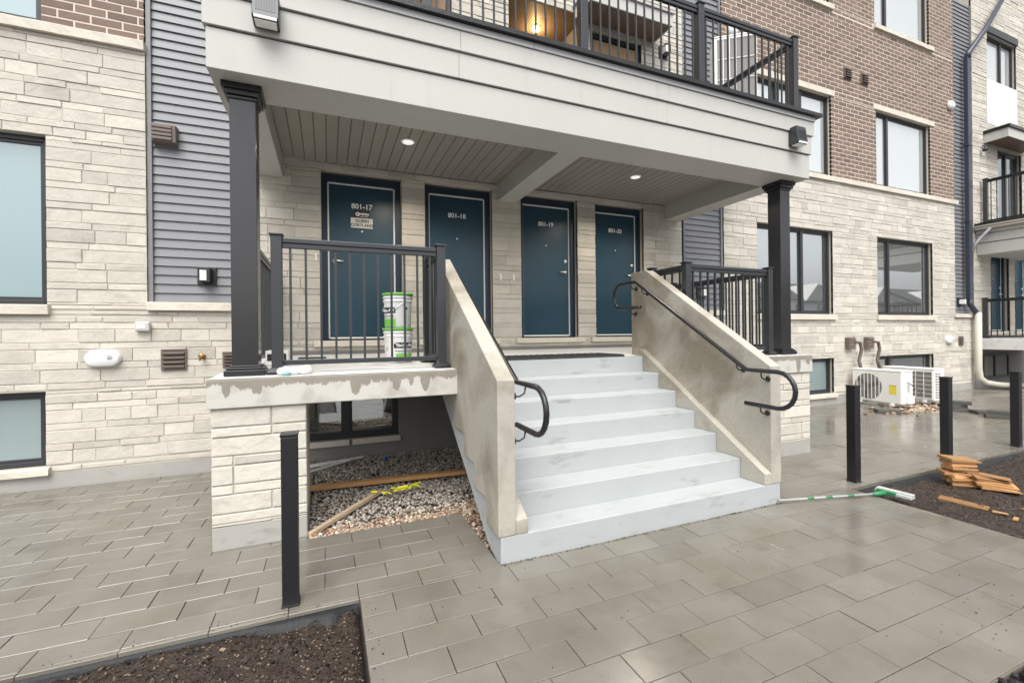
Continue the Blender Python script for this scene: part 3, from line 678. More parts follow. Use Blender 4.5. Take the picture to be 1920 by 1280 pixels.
for a, b in ((-.89, 1.905), (1.909, 4.60), (4.604, 6.09)): B(a, b, 3.945, YF-.012, 4.441, 4.50).build('flashing', 'flashing', PO, bevel=.002)
B(-.97, 6.17, 3.90, YF-.012, 4.502, 4.545).build('deck_edge', 'membrane', PO)
for x0, x1 in ((-.508, 2.453), (2.757, 5.710)):
    n = 23; w = (x1-x0)/n
    for i in range(n):
        a, b = x0+i*w, x0+(i+1)*w
        m = MB(); m.raw([(a+.006,4.462,3.960),(b-.006,4.462,3.960),(b-.006,6.437,3.960),(a+.006,6.437,3.960),(a+.001,4.462,3.972),(b-.001,4.462,3.972),(b-.001,6.437,3.972),(a+.001,6.437,3.972)], [(3,2,1,0),(0,1,5,4),(1,2,6,5),(2,3,7,6),(3,0,4,7),(4,5,6,7)], random.random())
        m.build('ceiling_plank', 'soffit', PO)
# downlights
def downlight(x, y, label):
    l = bpy.data.lights.new('downlight_beam', 'SPOT'); l.energy = 55; l.color = (1, .90, .76); l.spot_size = R(150); l.spot_blend = .6; l.shadow_soft_size = .06
    lo = bpy.data.objects.new('downlight_beam', l); COL.objects.link(lo); lo.location = (x, y, 3.93)
    m = MB().lathe([(.075, .0), (.085, .006), (.085, .012), (.0, .012)][::-1], (x, y, 3.947), 24)
    o = m.build('downlight', 'white_plastic', origin=(x, y, 3.955)); tag(o, label, 'ceiling light', 'round lights in the porch ceiling')
    MB().lathe([(.066, 0), (.066, .004)], (x, y, 3.942), 24).build('lens', 'lit_lens', o)
downlight(.914, 5.39, 'round white ceiling light in the plank ceiling over doors 801-17 and 801-18')
downlight(4.25, 5.39, 'round white ceiling light in the plank ceiling over doors 801-19 and 801-20')
# ------------------------------------------------------------------ stairs
NOSE = [2.95, 3.22, 3.515, 3.81, 4.10, 4.395, 4.69]; RI = .19
STR = thing('staircase', 'concrete staircase with pale painted steps and bare concrete side walls', 'stairs', (2.55, 3.8, 0))
soff = lambda y: max(-.05, (y-3.17)*.665)
for k in range(7):
    y0 = NOSE[k]; y1 = NOSE[k+1] if k < 6 else 4.699; z1 = RI*(k+1)
    MB().prism_x([(y0, soff(y0)), (y1, soff(y1)), (y1, z1), (y0, z1)], 1.122, 3.986).build('step', 'stair_paint', STR, bevel=.007)
SL = RI/.2935
def cheek(xo, xi, xl):      # outer face, inner face, ledge face
    zt = lambda y: 1.305+SL*(y-2.935)*1.0
    st_ = []
    for k in range(7): st_ += [(NOSE[k]-.012 if k == 0 else NOSE[k]-.002, RI*k+(.19 if k == 0 else 0)), ] if False else []
    bot = [(2.945, RI+.001)]
    for k in range(1, 7): bot += [(NOSE[k]-.001, RI*k+.001), (NOSE[k]-.001, RI*(k+1)+.001)]
    bot = [(2.945, .191)]+[p for k in range(1, 7) for p in ((NOSE[k]-.002, RI*k+.001), (NOSE[k]-.002, RI*(k+1)+.001))]
    poly = bot+[(5.02, 1.334), (5.02, 2.455), (4.72, 2.455), (2.945, 1.305)]
    a, b = sorted((xo, xi)); cm = MB().prism_x(poly[::-1], a, b).build('side_wall', 'cast_concrete', STR, bevel=.008)
    top = [(4.86, 1.42), (4.72, 1.42), (2.947, .295)]
    a, b = sorted((xi, xl)); sg = .0005
    MB().prism_x(([(2.947, .191)]+[p for k in range(1, 7) for p in ((NOSE[k]-.002, RI*k+.001), (NOSE[k]-.002, RI*(k+1)+.001))]+[(4.86, 1.334)]+top)[::-1], a+sg, b-sg).build('ledge', 'cast_concrete', cm, bevel=.006)
cheek(1.104, 1.24, 1.333); cheek(4.0, 3.866, 3.777)
def arc(c, r, a0, a1, n, x): return [(x, c[0]+r*math.cos(R(a0+(a1-a0)*i/n)), c[1]+r*math.sin(R(a0+(a1-a0)*i/n))) for i in range(n+1)]
def handrail(x, xw, label):
    # path in (y, z): lower loop, slope, upper loop
    up = arc((5.11, 2.14), .168, -90, 90, 10, x)
    lo = arc((2.80, 1.10), .165, 90, 270, 10, x)
    pts = [(x, 4.70, 1.972)]+up+[(x, 4.80, 2.308)]+[(x, 3.13, 1.267)]+lo+[(x, 3.14, .940)]
    t = thing('handrail', label, 'handrail', (x, 3.9, 1.0), 'black stair handrails')
    MB().tube(pts, .021, 12).build('tube', 'black_metal', t)
    s = 1 if xw > x else -1
    for y, z in ((4.90, 2.287), (4.68, 2.205), (3.24, 1.315), (2.97, 1.245), (4.92, 1.952), (2.98, .920)):
        MB().tube([(x, y, z), (x+s*.01, y, z-.045), (x+s*.05, y, z-.065), (xw-s*.008, y, z-.06)], .007, 8).tube([(xw-s*.01, y, z-.06), (xw-s*.001, y, z-.06)], .026, 12).build('bracket', 'black_metal', t)
handrail(3.765, 3.866, 'black looped tube handrail along the inside of the right stair wall')
handrail(1.335, 1.24, 'black looped tube handrail mostly hidden behind the left stair wall')
# ------------------------------------------------------------------ guard rails
def post(t, x, y, z0, z1, w=.085, flange=True):
    p = B(x-w/2, x+w/2, y-w/2, y+w/2, z0, z1).build('post', 'grey_metal', t, bevel=.004)
    B(x-w/2-.012, x+w/2+.012, y-w/2-.012, y+w/2+.012, z1+.0005, z1+.018).build('cap', 'grey_metal', p, bevel=.004)
    if flange: MB().raw([(x+i*(w/2+.035), y+j*(w/2+.035), z0+.001) for i, j in ((-1,-1),(1,-1),(1,1),(-1,1))]+[(x+i*(w/2+.035), y+j*(w/2+.035), z0+.022) for i, j in ((-1,-1),(1,-1),(1,1),(-1,1))]+[(x+i*(w/2+.004), y+j*(w/2+.004), z0+.055) for i, j in ((-1,-1),(1,-1),(1,1),(-1,1))],
        [(3,2,1,0),(0,1,5,4),(1,2,6,5),(2,3,7,6),(3,0,4,7),(4,5,9,8),(5,6,10,9),(6,7,11,10),(7,4,8,11),(8,9,10,11)]).build('flange', 'black_metal', p, bevel=.004)
BAL = {}
def panel(t, a, b, zb, zt, horizontal='x', fixed=0, bw=.019, first=None, pitch=.1185, m='grey_metal'):
    """rails and balusters between a and b along one axis"""
    def bx(u0, u1, h0, h1, z0, z1): return (u0, u1, fixed+h0, fixed+h1, z0, z1) if horizontal == 'x' else (fixed+h0, fixed+h1, u0, u1, z0, z1)
    B(*bx(a, b, -.030, .030, zt-.042, zt)).build('top_rail', m, t, bevel=.005)
    B(*bx(a, b, -.020, .020, zt-.084, zt-.043)).build('middle_rail', m, t, bevel=.004)
    B(*bx(a, b, -.017, .017, zb, zb+.042)).build('bottom_rail', m, t, bevel=.004)
    n = max(1, round((b-a)/pitch)); us = [a+(b-a)*(i+.5)/n for i in range(n)]
    key = round(zt-zb, 3)
    if key not in BAL:
        o = B(-bw/2, bw/2, -bw/2, bw/2, 0, zt-.084-zb-.042).build('baluster', m); BAL[key] = o.data; bpy.data.objects.remove(o)
    for u in us:
        o = bpy.data.objects.new('baluster', BAL[key]); COL.objects.link(o); o.parent = t; ORG[o.name] = Vector()
        o.location = Vector((u, fixed, zb+.042) if horizontal == 'x' else (fixed, u, zb+.042))-ORG[t.name]
GR = 'porch guard railings'
ZR = 2.472; YR = 4.2425
t = thing('guard_railing', 'grey metal guard railing in front of the stacked buckets', 'railing', (.3, YR, 1.31), GR)
post(t, -.392, YR, zs(YR)+.004, 2.487); post(t, 1.017, YR, zs(YR)+.004, 2.487)
panel(t, -.348, .973, 1.392, ZR, 'x', YR); panel(t, YR+.045, 4.82, 1.40, ZR, 'y', 1.017); post(t, 1.017, 4.865, zs(4.865)+.004, 2.50)
t = thing('guard_railing', 'grey metal guard railing between the right stair wall and right column', 'railing', (4.8, YR, 1.31), GR)
post(t, 4.10, YR, zs(YR)+.004, 2.487); post(t, 5.535, YR, zs(YR)+.004, 2.487)
panel(t, 4.145, 5.49, 1.392, ZR, 'x', YR); panel(t, YR+.045, 4.82, 1.40, ZR, 'y', 4.10); post(t, 4.10, 4.865, zs(4.865)+.004, 2.50)
t = thing('guard_railing', 'grey guard railing along the left side of the porch behind the left column', 'railing', (-.63, 5.4, 1.31), GR)
panel(t, 4.44, 6.36, 1.41, 2.50, 'y', -.63); post(t, -.63, 6.40, zs(6.4)+.004, 2.52)
t = thing('guard_railing', 'grey guard railing along the right side of the porch behind the right column', 'railing', (5.83, 5.4, 1.31), GR)
panel(t, 4.44, 6.30, 1.41, 2.50, 'y', 5.83); post(t, 5.83, 6.345, zs(6.35)+.004, 2.52)
BR = thing('balcony_railing', 'grey metal balcony railing along the deck above the white fascia', 'railing', (2.6, 4.11, 4.545), 'balcony railings')
PX = (-.745, .88, 2.58, 4.235, 5.92); YB = 4.13
for x in PX: post(BR, x, YB, 4.546, 5.625, .09, False)
for a, b in zip(PX, PX[1:]): panel(BR, a+.046, b-.046, 4.60, 5.60, 'x', YB, bw=.017)
for x in (-.745, 5.92): panel(BR, YB+.046, 6.40, 4.60, 5.60, 'y', x, bw=.017)
# ------------------------------------------------------------------ neighbouring bay at the right edge (same porch, 17.5 m along)
DX = 17.5
N2 = thing('townhouse', 'neighbouring pale stone townhouse at the right edge beyond the navy downspout', 'building', (DX, YF, 0))
d2_ = [(x0+DX, x1+DX, 1.575, 3.872) for x0, x1 in DOORS[:2]]
ub2 = [(17.35, 19.06, 8.75, 10.05), (17.9, 19.3, 4.56, 6.83)]
nw = backing(minus(16.53, 20.5, 1.44, 3.955, d2_)+minus(16.53, 20.5, 3.956, 11.5, ub2)+[(16.53, 16.66, .0, 1.439)], YF+.012, YF+.3, 'stone_wall', 'mortar', N2)
m = MB(); ns = stone_layout(16.53, 20.5, 1.445, 3.955, d2_)+stone_layout(16.53, 20.5, 3.96, 11.5, ub2+[(17.3, 19.1, 7.47, 8.75)])
lay(ns, nw, 'stone', 'stone', YF, 120, True, .05)
B(16.53, 20.5, YF+.006, YF+.3, -.1, 1.439).build('basement_wall', 'dark_foundation', N2)
window(N2, *ub2[0], (.58,), 'pale_glass'); B(17.33, 19.08, YF-.006, YF+.1, 7.47, 8.74).build('spandrel_panel', 'white_panel', N2)
window(N2, *ub2[1], (.5,), 'dark_glass', fw=.08)
B(17.33, 19.1, YF-.03, YF+.02, 10.06, 10.25).build('lintel', 'frame', N2)
for (x0, x1, _, _), n in zip(d2_, ('', '')): 
    dd = door(N2, x0, x1, n, True); sill(N2, x0-.1, x1+.1, 1.498, 1.573)
window(N2, 16.95, 18.4, .24, .95, (.45,), 'dark_glass', rec=-.02)
B(16.53, 20.5, YF+.31, 14, -.1, 11.5).build('rear_wall', 'house_wall', N2)
c = MB().box(17.115, 19.3, 5.95, 5.97, 6.87, 7.12).box(17.115, 17.135, 5.971, YF-.002, 6.87, 7.12).box(17.136, 19.3, 5.971, YF-.002, 7.02, 7.06).build('canopy', 'white_trim', N2, bevel=.003)
MB().box(17.08, 19.4, 5.91, YF-.004, 7.122, 7.20).build('canopy_flashing', 'membrane', c)
B(17.136, 19.3, 5.971, YF-.003, 6.90, 6.915).build('soffit_plank', 'brown_soffit', c)
P2 = thing('porch', 'porch of the neighbouring townhouse cut off at the right edge', 'porch', (DX, 4.0, 0))
sb = MB(); x0, x1, y0, y1 = 16.645, 19.3, 3.995, 6.445
sb.raw([(x0,y0,1.085),(x1,y0,1.085),(x1,y1,1.085),(x0,y1,1.085),(x0,y0,zs(y0)),(x1,y0,zs(y0)),(x1,y1,zs(y1)),(x0,y1,zs(y1))], [(0,3,2,1),(4,5,6,7),(0,1,5,4),(1,2,6,5),(2,3,7,6),(3,0,4,7)])
sb.build('slab', 'deck_paint', P2, bevel=.008)
B(16.666, 19.3, 4.0, YF-.012, 3.69, 4.0).build('side_beam', 'white_trim', P2, bevel=.004)
B(16.645, 19.3, 3.98, YF-.012, 4.016, 4.242).build('fascia_board', 'white_trim', P2, bevel=.003)
B(16.62, 19.3, 3.95, YF-.012, 4.258, 4.437).build('fascia_board', 'white_trim', P2, bevel=.003)
MB().prism_z([(16.50, 3.9), (16.619, 3.9), (16.619, YF-.02), (16.50, YF-.02)], 4.36, 4.46).box(16.485, 16.50, 3.9, YF-.02, 4.43, 4.475).build('gutter', 'beige_trim', P2, bevel=.008)
B(16.53, 19.3, 3.90, YF-.012, 4.502, 4.545).build('deck_edge', 'membrane', P2)
B(16.70, 16.85, 4.05, 4.6, 0, 1.083).build('pier', 'stone', P2)
t = thing('guard_railing', 'black guard railing on the neighbouring porch at the right edge', 'railing', (16.87, 5.2, 1.31), GR)
panel(t, 4.3, 6.33, 1.42, 2.48, 'y', 16.95, m='black_metal'); post(t, 16.95, 6.38, zs(6.38)+.001, 2.50)
t = thing('balcony_railing', 'black balcony railing of the neighbouring townhouse at the right edge', 'railing', (16.75, 5.2, 4.545), 'balcony railings')
panel(t, 4.2, 6.30, 4.62, 5.78, 'y', 16.93, bw=.017, m='black_metal'); post(t, 16.93, 6.35, 4.546, 5.80, .09, False)
t = thing('wall_lamp', 'small dark lamp on the stone wall under the neighbouring canopy', 'wall lamp', (16.95, YF, 6.7))
MB().tube([(17.05, YF, 6.78), (16.95, YF-.08, 6.76), (16.93, YF-.10, 6.68)], .02, 8).lathe([(.05, 0), (.06, -.09)], (16.93, YF-.10, 6.68), 12).build('body', 'frame', t)
# ------------------------------------------------------------------ downspout and low drain pipe
t = thing('downspout', 'navy downspout beside the far grey siding strip', 'downspout', (16.1, 6.36, 2.2))
dsp = MB().box(16.02, 16.17, 6.33, 6.43, 2.42, 9.0); dsp.build('pipe', 'navy_pipe', t, bevel=.012)
MB().tube([(16.09, 6.38, 2.44), (16.12, 6.37, 2.30), (16.38, 6.33, 2.06), (16.42, 6.33, 2.02)], .062, 10).build('elbow', 'navy_pipe', t)
MB().tube([(16.09, 6.38, 8.98), (16.10, 6.36, 9.1), (16.9, 6.33, 9.9), (18.0, 6.3, 11.2)], .062, 10).build('elbow', 'navy_pipe', t)
for z in (4.55, 6.6): B(16.0, 16.19, 6.32, 6.44, z, z+.04).build('bracket', 'navy_pipe', t)
MB().tube([(16.12, 6.34, 3.75), (16.25, 6.28, 4.0), (16.42, 6.2, 4.2), (16.50, 6.1, 4.36)], .038, 10).build('gutter_branch', 'siding_trim', t)
t = thing('drain_pipe', 'cream drain pipe running down the corner and along the ground', 'drain pipe', (16.4, 6.3, 0))
MB().tube([(16.36, 6.31, 2.10), (16.36, 6.31, .55), (16.38, 6.29, .32), (16.5, 6.22, .19), (16.8, 6.05, .13), (18.2, 5.2, .08)], .075, 12).build('pipe', 'cream_pipe', t)
# ------------------------------------------------------------------ wall fixtures
def wall_pack(x, label):
    t = thing('wall_light', label, 'wall light', (x, 3.978, 4.05), 'fascia wall lights'); y = 3.976
    m = MB().prism_x([(y, 4.055), (y, 4.285), (y-.105, 4.285), (y-.135, 4.075), (y-.12, 4.055)], x-.092, x+.092); m.build('housing', 'grey_metal', t, bevel=.006)
    for i in range(8):
        xx = x-.063+i*.018; zz0, zz1 = 4.12, 4.235; f = lambda z: y-.135+(z-4.075)*(.03/.21)
        MB().prism_x([(f(zz0)-.003, zz0), (f(zz1)-.003, zz1), (f(zz1)+.01, zz1), (f(zz0)+.01, zz0)][::-1], xx-.0045, xx+.0045).build('fin', 'frame', t)
    MB().box(x-.075, x+.075, y-.118, y-.03, 4.046, 4.0545).build('lens', 'lens', t)
    MB().box(x-.078, x+.078, y-.1365, y-.125, 4.058, 4.078).build('lens_trim', 'lens', t)
wall_pack(-.415, 'grey finned wall light on the fascia near the left column'); wall_pack(5.69, 'black wall light on the fascia near the right column')
def louver(x0, x1, z0, z1, n, y, label, cat='vent', m='brown_plastic', deep=.05, group=None):
    t = thing('wall_vent', label, cat, ((x0+x1)/2, y, z0), group); f = .022
    MB().box(x0, x1, y-deep*.35, y, z0, z0+f).box(x0, x1, y-deep*.35, y, z1-f, z1).box(x0, x0+f, y-deep*.35, y, z0+f, z1-f).box(x1-f, x1, y-deep*.35, y, z0+f, z1-f).build('frame', m, t, bevel=.004)
    B(x0+f, x1-f, y-.004, y, z0+f, z1-f).build('backing', 'ink', t); h = (z1-z0-2*f)/n
    for i in range(n):
        z = z0+f+i*h; MB().prism_x([(y-deep*.8, z+.008), (y-.006, z+h*.8), (y-.004, z+h*.9), (y-deep*.8-.004, z+h*.55)][::-1], x0+f, x1-f).build('slat', m, t)
VG = 'brown louvred wall vents'
louver(-1.82, -1.565, 1.25, 1.505, 4, YF-.003, 'brown square louvred vent on the stone beside the brass tap', group=VG)
louver(-1.20, -.96, 1.262, 1.458, 4, YF-.003, 'brown louvred vent half hidden by the left column', group=VG)
louver(10.95, 11.2, 7.40, 7.65, 4, YF-.002, 'left of two dark louvred vents high on the brown brick', group=VG, m='brown_plastic', deep=.07)
louver(11.57, 11.82, 7.40, 7.65, 4, YF-.002, 'right of two dark louvred vents high on the brown brick', group=VG, m='brown_plastic', deep=.07)
louver(15.68, 15.9, 1.21, 1.46, 4, YF-.003, 'small brown vent near the cream drain pipe', group=VG)
t = thing('dryer_hood', 'brown hooded vent box on the left grey siding', 'vent', (-1.76, 6.45, 3.92))
MB().prism_x([(6.505, 3.925), (6.40, 3.945), (6.385, 4.15), (6.505, 4.165)][::-1], -1.88, -1.64).build('hood', 'brown_plastic', t, bevel=.008)
for i in range(4): B(-1.87, -1.68, 6.378-.002*i, 6.392, 3.965+i*.045, 3.998+i*.045).build('slat', 'brown_plastic', t, bevel=.003)
def entry_light(x, z, y, label):
    t = thing('wall_light', label, 'wall light', (x, y, z-.11), 'square black entry lights')
    B(x-.10, x+.10, y-.02, y, z-.11, z+.11).build('backplate', 'black_metal', t, bevel=.003)
    MB().box(x-.055, x+.055, y-.15, y-.021, z+.065, z+.085).box(x-.055, x+.055, y-.15, y-.021, z-.085, z-.065).box(x+.02, x+.055, y-.15, y-.021, z-.064, z+.064).build('housing', 'black_metal', t, bevel=.003)
    B(x-.05, x+.018, y-.14, y-.025, z-.063, z+.063).build('diffuser', 'lens', t)
entry_light(-1.36, 2.39, YF+.048, 'square black wall light on the left grey siding')
entry_light(6.62, 2.39, YF+.048, 'square black wall light on the grey siding behind the right railing')
entry_light(15.86, 2.39, YF+.048, 'square black wall light on the siding beside the navy downspout')
entry_light(5.73, 6.76, YF-.002, 'black wall light on the stone wall behind the balcony railing')
t = thing('outlet_box', 'small grey weatherproof outlet box on the left stone wall', 'outlet box', (-1.98, YF, 1.71))
B(-2.05, -1.91, YF-.07, YF-.004, 1.715, 1.825).build('cover', 'grey_plastic', t, bevel=.015); B(-2.03, -1.95, YF-.075, YF-.0705, 1.745, 1.79).build('window', 'lens', t, bevel=.002)
def oval(x, z, w, h, label):
    t = thing('alarm_housing', label, 'alarm', (x, YF, z), 'white oval alarm housings'); n = 32; prof = [(1, 0), (1, .03), (.93, .055), (.80, .066)]; vs = []
    for s, d in prof:
        for q in range(n):
            a = q*2*math.pi/n; c, si = math.cos(a), math.sin(a); u = (w/2-h/2)*(1 if c > 0 else -1)*min(1, abs(c)*6)+h/2*c*s; v = h/2*si*s
            vs.append((x+u, YF-.004-d, z+v))
    fs = [(i*n+q, i*n+(q+1) % n, (i+1)*n+(q+1) % n, (i+1)*n+q) for i in range(3) for q in range(n)]+[tuple(3*n+q for q in range(n))]
    MB().raw(vs, fs, .5, True).build('shell', 'white_plastic', t)
    for i in range(3): B(x+.05, x+.09+.01*(i == 1), YF-.0735, YF-.069, z-.012+i*.017, z-.006+i*.017).build('slot', 'frame', t)
oval(-2.348, 1.413, .32, .19, 'white oval alarm housing on the stone between left window and vent')
oval(15.2, 1.37, .30, .19, 'white oval alarm housing on the far right of the stone wall')
def globe(x, z, label):
    o = MB().lathe([(.12, 0), (.125, .03), (.11, .07), (.06, .10), (.0, .105)], (x, YF-.003, z), 20, 'y').build('round_vent', 'white_plastic', origin=(x, YF, z)); tag(o, label, 'vent', 'round white wall vents')
globe(15.36, 7.59, 'round white vent on the brick beside the far siding strip'); globe(7.45, 7.58, 'round white vent on the brick behind the balcony railing')
t = thing('hose_tap', 'small brass hose tap on the stone beside the brown vent', 'tap', (-1.41, YF, 1.4))
MB().lathe([(.03, 0), (.03, .01), (.014, .015), (.014, .06), (.02, .065), (.02, .085)], (-1.40, YF-.003, 1.405), 12, 'y').tube([(-1.41, YF-.065, 1.40), (-1.425, YF-.075, 1.36)], .013, 8).build('body', 'brass', t)
MB().lathe([(.032, .09), (.034, .10), (.01, .102)], (-1.40, YF, 1.415), 10, 'y').build('wheel', 'brass', t)
# ------------------------------------------------------------------ bollards
BG = 'black square posts along the soil beds'
def bollard(x, y, label, first=[None]):
    if first[0] is None:
        t = thing('bollard', label, 'post', (x, y, 0), BG); w = .046
        B(x-w, x+w, y-w, y+w, -.02, 1.025).build('shaft', 'black_metal', t, bevel=.004)
        B(x-w-.004, x+w+.004, y-w-.004, y+w+.004, 1.026, 1.046).build('cap', 'black_metal', t, bevel=.005)
        B(x-w-.004, x+w+.004, y-w-.004, y+w+.004, -.01, .012).build('collar', 'black_metal', t, bevel=.003); first[0] = t
    else: dup(first[0], Vector((x, y, 0))-first[0].location, label)
bollard(-.222, 3.046, 'black square post standing alone in front of the left stone pier')
bollard(5.255, 3.036, 'black square post nearest the staircase on the right, by the broom head')
bollard(7.14, 3.06, 'black square post behind the stacked cedar shims')
bollard(8.84, 3.03, 'black square post cut off by the right edge')
# ------------------------------------------------------------------ things on the porch
def bucket(z0, rot, label, x=.712, y=4.96):
    t = thing('bucket', label, 'bucket', (x, y, z0), 'white tile grout buckets'); h = .375
    MB().lathe([(.132, 0), (.138, .01), (.147, h*.72), (.150, h*.74), (.157, h*.745), (.157, h*.77), (.150, h*.775), (.151, h*.84), (.160, h*.845), (.160, h*.88), (.152, h*.885), (.153, h*.93)], (x, y, z0), 40).build('body', 'white_plastic', t)
    MB().lathe([(.153, h*.931), (.166, h*.935), (.167, h*.985), (.158, h*.992), (.150, h*.985), (.148, h*.975)], (x, y, z0), 40).build('lid', 'bucket_green', t)
    def patch(a0, a1, za, zb, m, e=.0015):
        n = 8; vs = []
        for i in range(n+1):
            a = R(a0+(a1-a0)*i/n+rot)
            for z in (za, zb): r = .138+(z/(h*.72))*.009+e; vs.append((x+r*math.sin(a), y-r*math.cos(a), z0+z))
        MB().raw(vs, [(2*i, 2*i+2, 2*i+3, 2*i+1) for i in range(n)]).build('label_print', m, t)
    patch(-50, 44, .155, .215, 'bucket_black'); patch(-42, 44, .02, .095, 'bucket_green'); patch(-46, 36, .122, .128, 'bucket_black'); patch(-36, 40, .107, .110, 'bucket_black'); patch(-46, 44, .008, .012, 'bucket_black')
    for i, ch in enumerate('Color-fix'):
        a = R(-34+i*8.6+rot); r = .147; text(ch, .046, (x+r*math.sin(a), y-r*math.cos(a), z0+.185), t, 'white_ink', rot=(R(90), 0, a), bold=.001)
    patch(-95, -80, .12, .16, 'grey_plastic'); patch(80, 95, .04, .18, 'grey_plastic'); patch(78, 96, .19, .22, 'bucket_black')
    pts = [(x+.158*math.sin(R(q+rot)), y-.158*math.cos(R(q+rot)), z0+h*.80-.16*math.sin(R((q+90))) if False else z0+h*.80-.13*max(0, math.cos(R(q)))) for q in range(-90, 91, 15)]
    MB().tube(pts, .004, 6).build('handle', 'chrome', t)
zb = zs(4.96)+.005
bucket(zb, 24, 'lower white bucket with green lid, under another bucket'); bucket(zb+.373, -62, 'upper white bucket with green lid, top of the stack')
t = thing('work_gloves', 'pair of rolled white work gloves on the slab edge by the post', 'gloves', (-.25, 4.15, 1.31))
for i, (dx, r) in enumerate(((-.085, .036), (-.01, .036), (.07, .040))):
    a = R(18+i*8); cx, cy = -.245+dx, 4.105+i*.015
    pts = [(cx+math.cos(a)*s, cy+math.sin(a)*s, zs(4.1)+.008+r*.8) for s in (-.055, -.04, -.015, .015, .04, .055)]
    MB().tube(pts, [r*.5, r*.85, r, r*1.02, r*.85, r*.5], 12).build('finger_roll' if i else 'palm', 'glove', t)
MB().tube([(-.345, 4.085, zs(4.1)+.02), (-.31, 4.075, zs(4.1)+.022), (-.285, 4.085, zs(4.1)+.02)], [.012, .02, .012], 10).build('palm_coating', 'glove_palm', t)
m = MB(); 
for i in range(60): m.box(1.44+i*.0345, 1.44+i*.0345+.026, 4.73, 5.3, zs(4.73)+.006, zs(4.73)+.026+.012*((i*7) % 3)/3)
tag(B(1.43, 3.52, 4.72, 5.35, zs(4.72)+.005, zs(5.35)+.008).build('door_mat', 'mat_rubber', origin=(2.4, 5, 1.34)), 'long black rubber mat at the top of the stairs', 'mat')
m.build('mat_ribs', 'mat_rubber', bpy.data.objects['door_mat'])
tag(B(-.32, -.02, 5.75, 5.9, zs(5.8)+.006, zs(5.8)+.02).build('black_strip', 'frame', origin=(-.15, 5.8, 1.36)), 'thin black strip lying on the landing behind the left railing', 'strip')
t = thing('carton', 'white and black carton on the landing behind the left railing post', 'box', (-.47, 5.1, 1.34))
B(-.57, -.37, 5.0, 5.3, zs(5.1)+.006, zs(5.1)+.15).build('box', 'white_plastic', t, bevel=.003); B(-.555, -.385, 4.997, 4.9995, zs(5.1)+.05, zs(5.1)+.12).build('print', 'ink', t)
# ------------------------------------------------------------------ things under the porch
def plank(pts, w, h, name, m, label, cat, group=None):
    a, b = Vector(pts[0]), Vector(pts[1]); ax = (b-a).normalized(); ay = Vector((0,0,1)).cross(ax).normalized(); az = ax.cross(ay); c = (a+b)/2; l = (b-a).length/2
    o = MB().obox(c, ax, ay, az, l, w/2, h/2).build(name, m, origin=c, bevel=.003); tag(o, label, cat, group); return o
plank(((-.30, 5.16, .035), (1.62, 5.02, .035)), .085, .04, 'timber', 'wood', 'long orange timber lying across the gravel under the porch', 'timber')
plank(((-.16, 4.03, .0), (.46, 4.70, .045)), .045, .035, 'stake', 'pale_wood', 'pale wooden stake with yellow tape lying on the gravel', 'stake')
for i, (a, b) in enumerate((((-.32, 6.10, .02), (.30, 6.22, .02)), ((-.32, 5.98, .025), (.41, 6.20, .04)), ((-.28, 5.80, .02), (.25, 6.13, .03)))):
    plank((a, b), .035, .02, 'lath', 'lath', ('uppermost thin white lath on the gravel under the basement window', 'middle and longest thin white lath on the gravel', 'lowest of the thin white laths, slanting across the gravel')[i], 'lath', 'white laths on the gravel')
t = thing('warning_tape', 'crumpled yellow tape tied to the stake on the gravel', 'tape', (.6, 4.66, .03)); rt = random.Random(9)
for i in range(7):
    p = Vector((.44+i*.065, 4.64+.03*rt.uniform(-1, 1)+i*.014, .05)); vs = []
    pts = [p+Vector((rt.uniform(-.06, .09), rt.uniform(-.05, .05), rt.uniform(-.015, .03))) for _ in range(6)]
    for q in pts: vs += [q, q+Vector((rt.uniform(-.005, .015), .022, rt.uniform(0, .02)))]
    MB().raw(vs, [(2*k, 2*k+2, 2*k+3, 2*k+1) for k in range(5)]).build('strip', 'yellow_tape', t)
tag(MB().lathe([(.0, 0), (.035, .005), (.04, .02), (.02, .04), (0, .045)], (.69, 6.08, -.01), 7).build('scrap', 'blue_scrap', origin=(.69, 6.08, 0)), 'small crumpled blue scrap on the gravel near the basement wall', 'scrap')
# ------------------------------------------------------------------ right foreground: broom, shims
t = thing('broom', 'green and white push broom lying across the paving to the soil', 'broom', (4.4, 2.85, 0))
a, b = Vector((3.93, 2.925, .035)), Vector((5.02, 2.655, .03)); ax = (b-a).normalized()
MB().tube([a, b], .0105, 12).build('pole', 'broom_pole', t)
for s in (.30, .50, .74): MB().tube([a+ax*s, a+ax*(s+.07)], .0114, 12).build('sleeve', 'broom_green', t)
MB().tube([a+ax*1.02, a+ax*1.16], [.018, .026], 10).build('socket', 'broom_green', t)
ay = Vector((-ax.y, ax.x, 0)); hd = Vector((.10, -.99, 0)).normalized(); hy = Vector((hd.y, -hd.x, 0))
c = Vector((5.10, 2.60, .03))
MB().obox(c-hd*.05, hd, hy, Vector((0,0,1)), .08, .020, .018).build('head', 'broom_green', t, bevel=.005); MB().obox(c, hd, hy, Vector((0,0,1)), .145, .012, .014).build('bar', 'grey_plastic', t, bevel=.004)
for i in range(16): MB().obox(c+hd*(-.135+i*.018)+hy*(-.046)+Vector((0,0,.004)), hd, hy, Vector((0,0,1)), .0086, .036, .022, tint=.5).build('bristle', 'bristle', t, bevel=.003)
